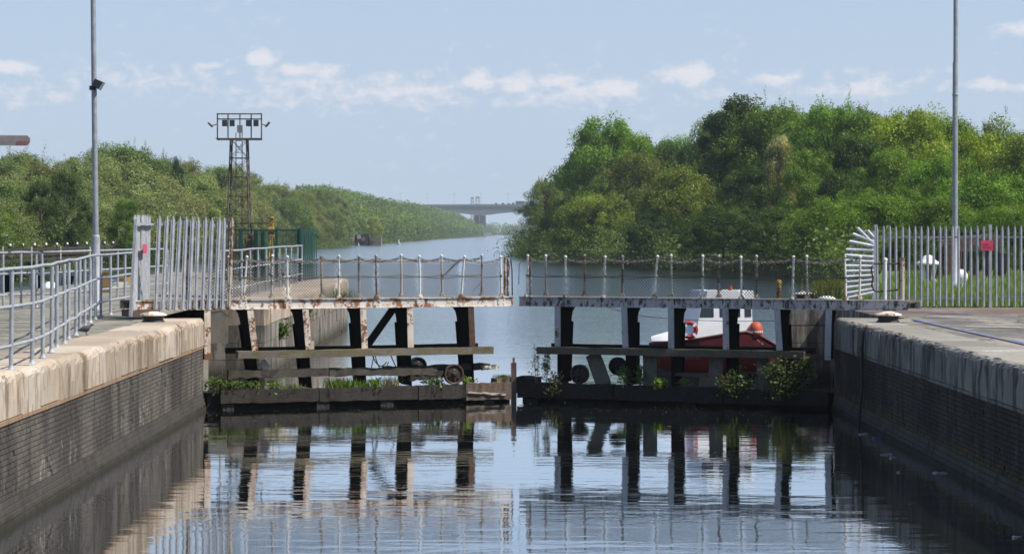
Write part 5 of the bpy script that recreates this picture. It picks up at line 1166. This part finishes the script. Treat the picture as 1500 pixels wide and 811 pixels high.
tree(95, 247, 215, 'round_b', (.05, .085, .022), .75, 'dark broadleaf tree standing out before the pale willows', GRP_L, 1.3)
tree(60, 262, 212, 'round_a', (.06, .095, .025), .7, 'dark green tree beside the darkest broadleaf', GRP_L, 1.3)
tree(185, 290, 225, 'round_b', (.10, .18, .02), .8, 'vivid lime green bush by the edge-on palisade', GRP_L, 1.3)
tree(-6, 305, 200, 'shrub_a', (.13, .19, .02), .9, 'lime green bush at the end of the far bank', GRP_L, 1.3)
tree(258, 227, 330, 'tall', (.035, .065, .02), .4, 'small dark pointed tree top on the far skyline', GRP_L, 1.3)
tree(547, 317, 730, 'round_b', (.26, .30, .05), 1.0, 'golden yellow tree behind the stone wharf', GRP_L, 1.3)
tree(440, 300, 500, 'round_a', (.045, .07, .03), .8, 'blackish green tree above the end of the enclosure', GRP_L, 1.3)
# wood that reads as one mass: far bank beyond the wharf, hidden opposite bank and the country past the viaduct
Ps, Ns, Ss, Vs = [], [], [], []
def lump(x, y, h, r, n=850, leaf=.5):
    cc_ = nrng.normal(size=(16, 3)); cc_ /= np.linalg.norm(cc_, axis=1, keepdims=True); cc_ = cc_ * np.array([r * .6, r * .6, h * .33]) + np.array([0, 0, h * .55])
    idx = nrng.integers(0, 16, n); d = nrng.normal(size=(n, 3)); d /= np.linalg.norm(d, axis=1, keepdims=True)
    P = cc_[idx] + d * (r * .42 * nrng.uniform(.3, 1, n) ** .4)[:, None]; P[:, 2] = np.clip(P[:, 2], .2, None)
    Nn = d * .8 + nrng.normal(size=(n, 3)) * .5 + np.array([0, 0, .3]); Nn /= np.linalg.norm(Nn, axis=1, keepdims=True)
    Ps.append(P + np.array([x, y, 1.2])); Ns.append(Nn); Ss.append(leaf * nrng.uniform(.7, 1.4, n)); Vs.append(np.clip(nrng.normal(nrng.uniform(.1, .75), .15, n), 0, 1))
def bankx(y): return float(np.interp(y, [400, 900, 1400, 1900, 2400, 3200], [-44, -43, -38, -26, -22, -40]))
y = 640.0
while y < 3000:
    for k in range(5):
        x = bankx(y) - (12 if y < 815 else 3) - k * 9 + rng.uniform(-2, 2); p_ = VX + x * F / y
        h = (CZ + (VY - np.interp(p_, sky_x, sky_y)) * y / F - 1.2) if p_ > 430 and y < 3000 else 12
        h = min(h, 26) * (.55, .8, 1.0, 1.0, 1.0)[k] * rng.uniform(.88, 1.03); lump(x, y + rng.uniform(-6, 6), max(h, 4), rng.uniform(4.5, 7.5) * (1 + y / 4000), 1900 if y < 1300 else 900, .14 + y / 3800)
    y += 11 + y / 90
y = 430.0
while y < 3000:
    xb = float(np.interp(y, [420, 700, 1500, 2400, 3200], [3.6, 9, 26, 30, 24]))
    for k in range(2): lump(xb + 8 + k * 9, y, rng.uniform(11, 15), 7, 380, .42 + y / 2600)
    y += 16 + y / 60
for k in range(90): lump(rng.uniform(-260, 260), rng.uniform(2750, 3150), rng.uniform(6, 12), 14, 260, 1.2)
for k in range(160): lump(-1200 + k * 15, 3230 + rng.uniform(0, 60), rng.uniform(8, 15), 17, 260, 1.5)
me = leaves_mesh('wood', np.concatenate(Ps), np.concatenate(Ns), np.concatenate(Ss), np.concatenate(Vs), [M['leaf']])
o = bpy.data.objects.new('wood', me); col.objects.link(o); o.color = (.115, .168, .048, 1); o['kind'] = 'stuff'; tag(o, 'continuous green wood lining the distant canal as far as the viaduct', 'wood')
# undergrowth along both banks
Ps, Ns, Ss, Vs = [], [], [], []
def strip(pts, n, hgt, spread, leaf):
    pts = [np.array(p) for p in pts]; L = [np.linalg.norm(b - a) for a, b in zip(pts[:-1], pts[1:])]; tot = sum(L)
    for a, b, l in zip(pts[:-1], pts[1:], L):
        k = int(n * l / tot); t = nrng.uniform(0, 1, k); p = a + (b - a) * t[:, None]; o_ = nrng.normal(0, spread, (k, 2)); hump = np.abs(np.sin(p[:, 0] * .9 + p[:, 1] * .37)) * .6 + .5
        z = nrng.uniform(0, 1, k) ** 1.3 * hgt * hump; P = np.stack([p[:, 0] + o_[:, 0], p[:, 1] + o_[:, 1], .15 + z], 1)
        Nn = nrng.normal(size=(k, 3)) + np.array([0, -.3, .6]); Nn /= np.linalg.norm(Nn, axis=1, keepdims=True); Ps.append(P); Ns.append(Nn); Ss.append(leaf * nrng.uniform(.6, 1.4, k)); Vs.append(np.clip(nrng.normal(.4, .2, k), 0, 1))
strip([(3.6, 400), (3.2, 352), (9, 309), (18, 246), (26.2, 207), (24.6, 170), (20, 128)], 34000, 3.6, 1.4, .125)
strip([(-44, 640), (-43.7, 775)], 5000, 3.6, 1.6, .2); strip([(-43, 818), (-42.6, 900), (-37.6, 1400), (-25.6, 1900), (-22, 2330)], 30000, 4.5, 2.2, .34)
strip([(-36, 170), (-41.5, 200), (-43.5, 400), (-44, 640)], 36000, 4.0, 1.6, .13)
me = leaves_mesh('undergrowth', np.concatenate(Ps), np.concatenate(Ns), np.concatenate(Ss), np.concatenate(Vs), [M['leaf']])
o = bpy.data.objects.new('undergrowth', me); col.objects.link(o); o.color = (.085, .13, .03, 1); o['kind'] = 'stuff'; tag(o, 'tangled green undergrowth hanging over both water edges', 'undergrowth')
bl = thing('street_lamp', (at(968, 275, 300).x, 300, 1.4), 'thin white topped lamp rising from the bronze green tree', 'street lamp'); a = at(968, 256, 300)
m = MB(); m.tube([(a.x, 300, 1.4), (a.x, 300, a.z)], .09, 6, .06); m.build('pole', M['litter_white'], bl); m = MB(); m.beam((a.x - .4, 300, a.z), (a.x + .3, 300, a.z + .1), .25, .15); m.build('lantern', M['litter_white'], bl)

# ------------------------------------------------------------------ weeds and grass on the gates and quays
def blades(name, c, n, h, rx, ry, colr, label, cat='grass', group=None, lean=.35):
    V = []; Fc = []; var = []
    for i in range(n):
        x = c[0] + rng.gauss(0, rx / 2); y = c[1] + rng.gauss(0, ry / 2); hh = h * rng.uniform(.45, 1.1); dx, dy = rng.gauss(0, lean) * hh, rng.gauss(0, lean) * hh; w_ = h * .022 + .004; a = rng.uniform(0, 3.14); ox, oy = math.cos(a) * w_, math.sin(a) * w_
        b = len(V); V += [(x - ox, y - oy, c[2]), (x + ox, y + oy, c[2]), (x + dx * .4 + ox * .8, y + dy * .4 + oy * .8, c[2] + hh * .6), (x + dx * .4 - ox * .8, y + dy * .4 - oy * .8, c[2] + hh * .6), (x + dx, y + dy, c[2] + hh)]
        Fc += [(b, b + 1, b + 2, b + 3), (b + 3, b + 2, b + 4)]; var += [rng.random()] * 5
    me = bpy.data.meshes.new(name); me.from_pydata([(v[0] - c[0], v[1] - c[1], v[2] - c[2]) for v in V], [], Fc); me.materials.append(M['leaf']); a_ = me.attributes.new('var', 'FLOAT', 'POINT'); a_.data.foreach_set('value', var)
    o = bpy.data.objects.new(name, me); col.objects.link(o); o.location = c; o.color = colr + (1,); return tag(o, label, cat, group)
def weed(c, h, spread, nst, per, colr, label, name='weed', leaf=.028, group=None, bushy=0.0, cat='weed'):
    c = Vector(c); root = thing(name, c, label, cat, group); Ps_, Ns_ = [], []; m = MB()
    for i in range(nst):
        a = rng.uniform(0, 6.28); r_ = spread * rng.random() ** .6; tipp = c + Vector((math.cos(a) * r_, math.sin(a) * r_ * .5, h * rng.uniform(.6, 1.0) * (1 - bushy * (r_ / max(spread, .01)) * .5)))
        b0 = c + Vector((math.cos(a) * r_ * .4, math.sin(a) * r_ * .2, 0)); mid_ = b0.lerp(tipp, .5) + Vector((0, 0, h * .08)); m.tube([b0, mid_, tipp], .005, 4, .002)
        for k in range(per):
            t = rng.uniform(.12, 1); p = (b0.lerp(mid_, t * 2) if t < .5 else mid_.lerp(tipp, t * 2 - 1)); sp = .02 + .07 * (1 - t) + .05 * bushy
            Ps_.append((p.x + rng.gauss(0, sp), p.y + rng.gauss(0, sp), p.z + rng.gauss(0, sp * .6))); Ns_.append((rng.gauss(0, .6), rng.gauss(-.3, .5), rng.gauss(.6, .5)))
    m.build('stem', M['dry_stem'], root)
    P = np.array(Ps_); N = np.array(Ns_); N /= np.linalg.norm(N, axis=1, keepdims=True) + 1e-9
    me = leaves_mesh('foliage', P - np.array(c), N, leaf * nrng.uniform(.6, 1.5, len(P)), np.clip(nrng.normal(.45, .22, len(P)), 0, 1), [M['leaf']], .6)
    o = bpy.data.objects.new('foliage', me); col.objects.link(o); o.parent = root; o.color = colr + (1,); return root
lime = (.12, .19, .03); leafg = (.075, .12, .03); pale = (.17, .17, .08)
for (px, h, sp, n_, lab) in ((318, .34, .28, 26, 'leafy weed clump rooted at the hinge end of the rusty gate'), (340, .26, .22, 20, 'green weed clump on the waling beside the hinge'), (366, .2, .2, 16, 'small green weeds near the first bracket of the rusty gate'), (401, .2, .15, 10, 'weeds in front of the rusty gate second bracket'), (630, .2, .14, 12, 'lone weed under the rusty pulley wheel'), (644, .16, .10, 8, 'low weed tuft touching the rusty pulley wheel'), (683, .2, .1, 8, 'weed sprig behind the rusty pulley wheel'), (545, .2, .2, 14, 'weed clump under the hanging hoses')):
    weed(GL.px(px, -.02, .40), h, sp, n_, 14, lime if px % 2 else leafg, lab, leaf=.03, bushy=.6)
for (px, h, lab) in ((490, .24, 'bright green grass tuft on the rusty gate waling'), (505, .26, 'taller bright grass tuft beside the third bracket'), (528, .16, 'short grass tuft on the rusty gate ledge'), (568, .24, 'dry tipped grass tuft on the rusty gate ledge'), (427, .13, 'sparse short grass on the mossy gate timber')):
    blades('grass_tuft', GL.px(px, .0, .40), 110, h, .26, .16, lime if px != 568 else pale, lab)
for (px, h, lab) in ((738, .12, 'moss cushion on the mitre block'),): blades('moss', GL.px(px, .1, .53), 160, h * .6, .2, .3, (.12, .12, .03), lab, 'moss')['kind'] = 'stuff'
weed(GR.px(787, -.05, .40), .92, .20, 4, 34, (.10, .14, .06), 'tall spindly weed by the mitre post', leaf=.026)
weed(GR.px(801, -.05, .40), .80, .10, 5, 40, (.10, .14, .06), 'tall leafy weed at the beam end of the grey gate', leaf=.03)
weed(GR.px(812, -.14, .10), .62, .16, 12, 26, (.13, .15, .08), 'bramble hanging in front of the grey gate bracket', leaf=.032)
weed(GR.px(915, -.05, .40), .5, .22, 10, 22, (.10, .15, .05), 'weed between the leaning planks of the grey gate', leaf=.03)
weed(GR.px(938, -.05, .40), .5, .16, 10, 22, (.10, .15, .05), 'weed against the upright plank of the grey gate', leaf=.03)
weed(GR.px(967, -.14, .36), .26, .12, 10, 14, (.20, .30, .04), 'vivid yellow green weed by the upright plank', leaf=.035)
weed(GR.px(1000, -.02, .40), .2, .12, 8, 10, (.14, .2, .04), 'small yellow green weed under the pale rail', leaf=.03)
weed(GR.px(1080, -.10, .24), .72, .50, 34, 26, (.085, .115, .05), 'tangled grey green bramble over the grey gate planks', 'bramble', .034, None, .8, 'bramble')
weed(GR.px(1145, -.16, .18), 1.10, .55, 60, 30, (.09, .12, .05), 'big grey green bush sprawling over the end of the grey gate', 'bush', .036, None, .8, 'bush')
weed(GR.px(1178, -.05, .55), .85, .28, 24, 26, (.10, .12, .055), 'upright brownish bush against the grey gate pier', 'bush', .034, None, .6, 'bush')
m = MB(); c = at(1103, 594, CZ * F / 254.0); m.tube([c, c + Vector((.5, .3, .08)), c + Vector((1.2, .7, .22))], .016, 5, .006); m.tube([c + Vector((.16, .1, .03)), c + Vector((.35, .2, .22)), c + Vector((.5, .3, .40))], .012, 5, .004); m.tube([c + Vector((-.12, -.02, -.01)), c + Vector((.15, .08, .02))], .022, 5)
tag(m.build('branch', M['dry_stem']), 'bare forked branch trailing in the water under the bush', 'branch')
blades('grass_tuft', (9.05, 67.0, 1.89), 420, .62, .62, .5, (.17, .19, .045), 'yellow green grass tuft on the pier beside the fan of spikes', lean=.22)
blades('grass_tuft', GL.px(500, 26, 1.45), 120, .5, .5, .3, leafg, 'green plant growing from the pier wall joint'); 
weed((-5.95, 74, 1.2), .5, .35, 16, 22, leafg, 'ivy clump growing on the sunlit pier wall', 'ivy', .05, None, .6, 'ivy'); weed((-5.95, 66, .9), .55, .30, 16, 26, leafg, 'green creeper on the pier wall behind the first brackets', 'ivy', .045, None, .6, 'ivy')
# rough grass on the verge behind the straight fence and beside the handrails
V = []; Fc = []; var = []
for i in range(36000):
    y = 60.0 + 45 * rng.random() ** 1.5; x = rng.uniform(max(9.5, 8.6 + (y - 62) * .2), 9.5 + (y - 55) * .5 + 8); hh = rng.uniform(.08, .40); w_ = .010 + y * .00016; dx, dy = rng.gauss(0, .3) * hh, rng.gauss(0, .3) * hh; b = len(V)
    V += [(x - w_, y, 1.9), (x + w_, y, 1.9), (x + dx, y + dy, 1.9 + hh)]; Fc.append((b, b + 1, b + 2)); var += [rng.random()] * 3
me = bpy.data.meshes.new('grass'); me.from_pydata(V, [], Fc); me.materials.append(M['leaf']); a_ = me.attributes.new('var', 'FLOAT', 'POINT'); a_.data.foreach_set('value', var)
o = bpy.data.objects.new('grass', me); col.objects.link(o); o.color = (.16, .235, .045, 1); o['kind'] = 'stuff'; tag(o, 'rough green grass behind the straight palisade fence', 'grass')

# ------------------------------------------------------------------ air
hm = bpy.data.materials.new('haze_air'); hm.use_nodes = True; hn = hm.node_tree.nodes; hn.clear()
pv = hn.new('ShaderNodeVolumePrincipled'); pv.inputs['Color'].default_value = (.80, .90, 1.0, 1); pv.inputs['Density'].default_value = .00012; pv.inputs['Anisotropy'].default_value = .2
ho = hn.new('ShaderNodeOutputMaterial'); hm.node_tree.links.new(pv.outputs[0], ho.inputs['Volume'])
hz_ = MB().box(-3800, 3800, -60, 5400, -4.2, 58).build('haze', hm, org=(0, 0, 0)); hz_['kind'] = 'stuff'; hz_['label'] = 'thin pale blue summer haze over the canal'; hz_['category'] = 'haze'
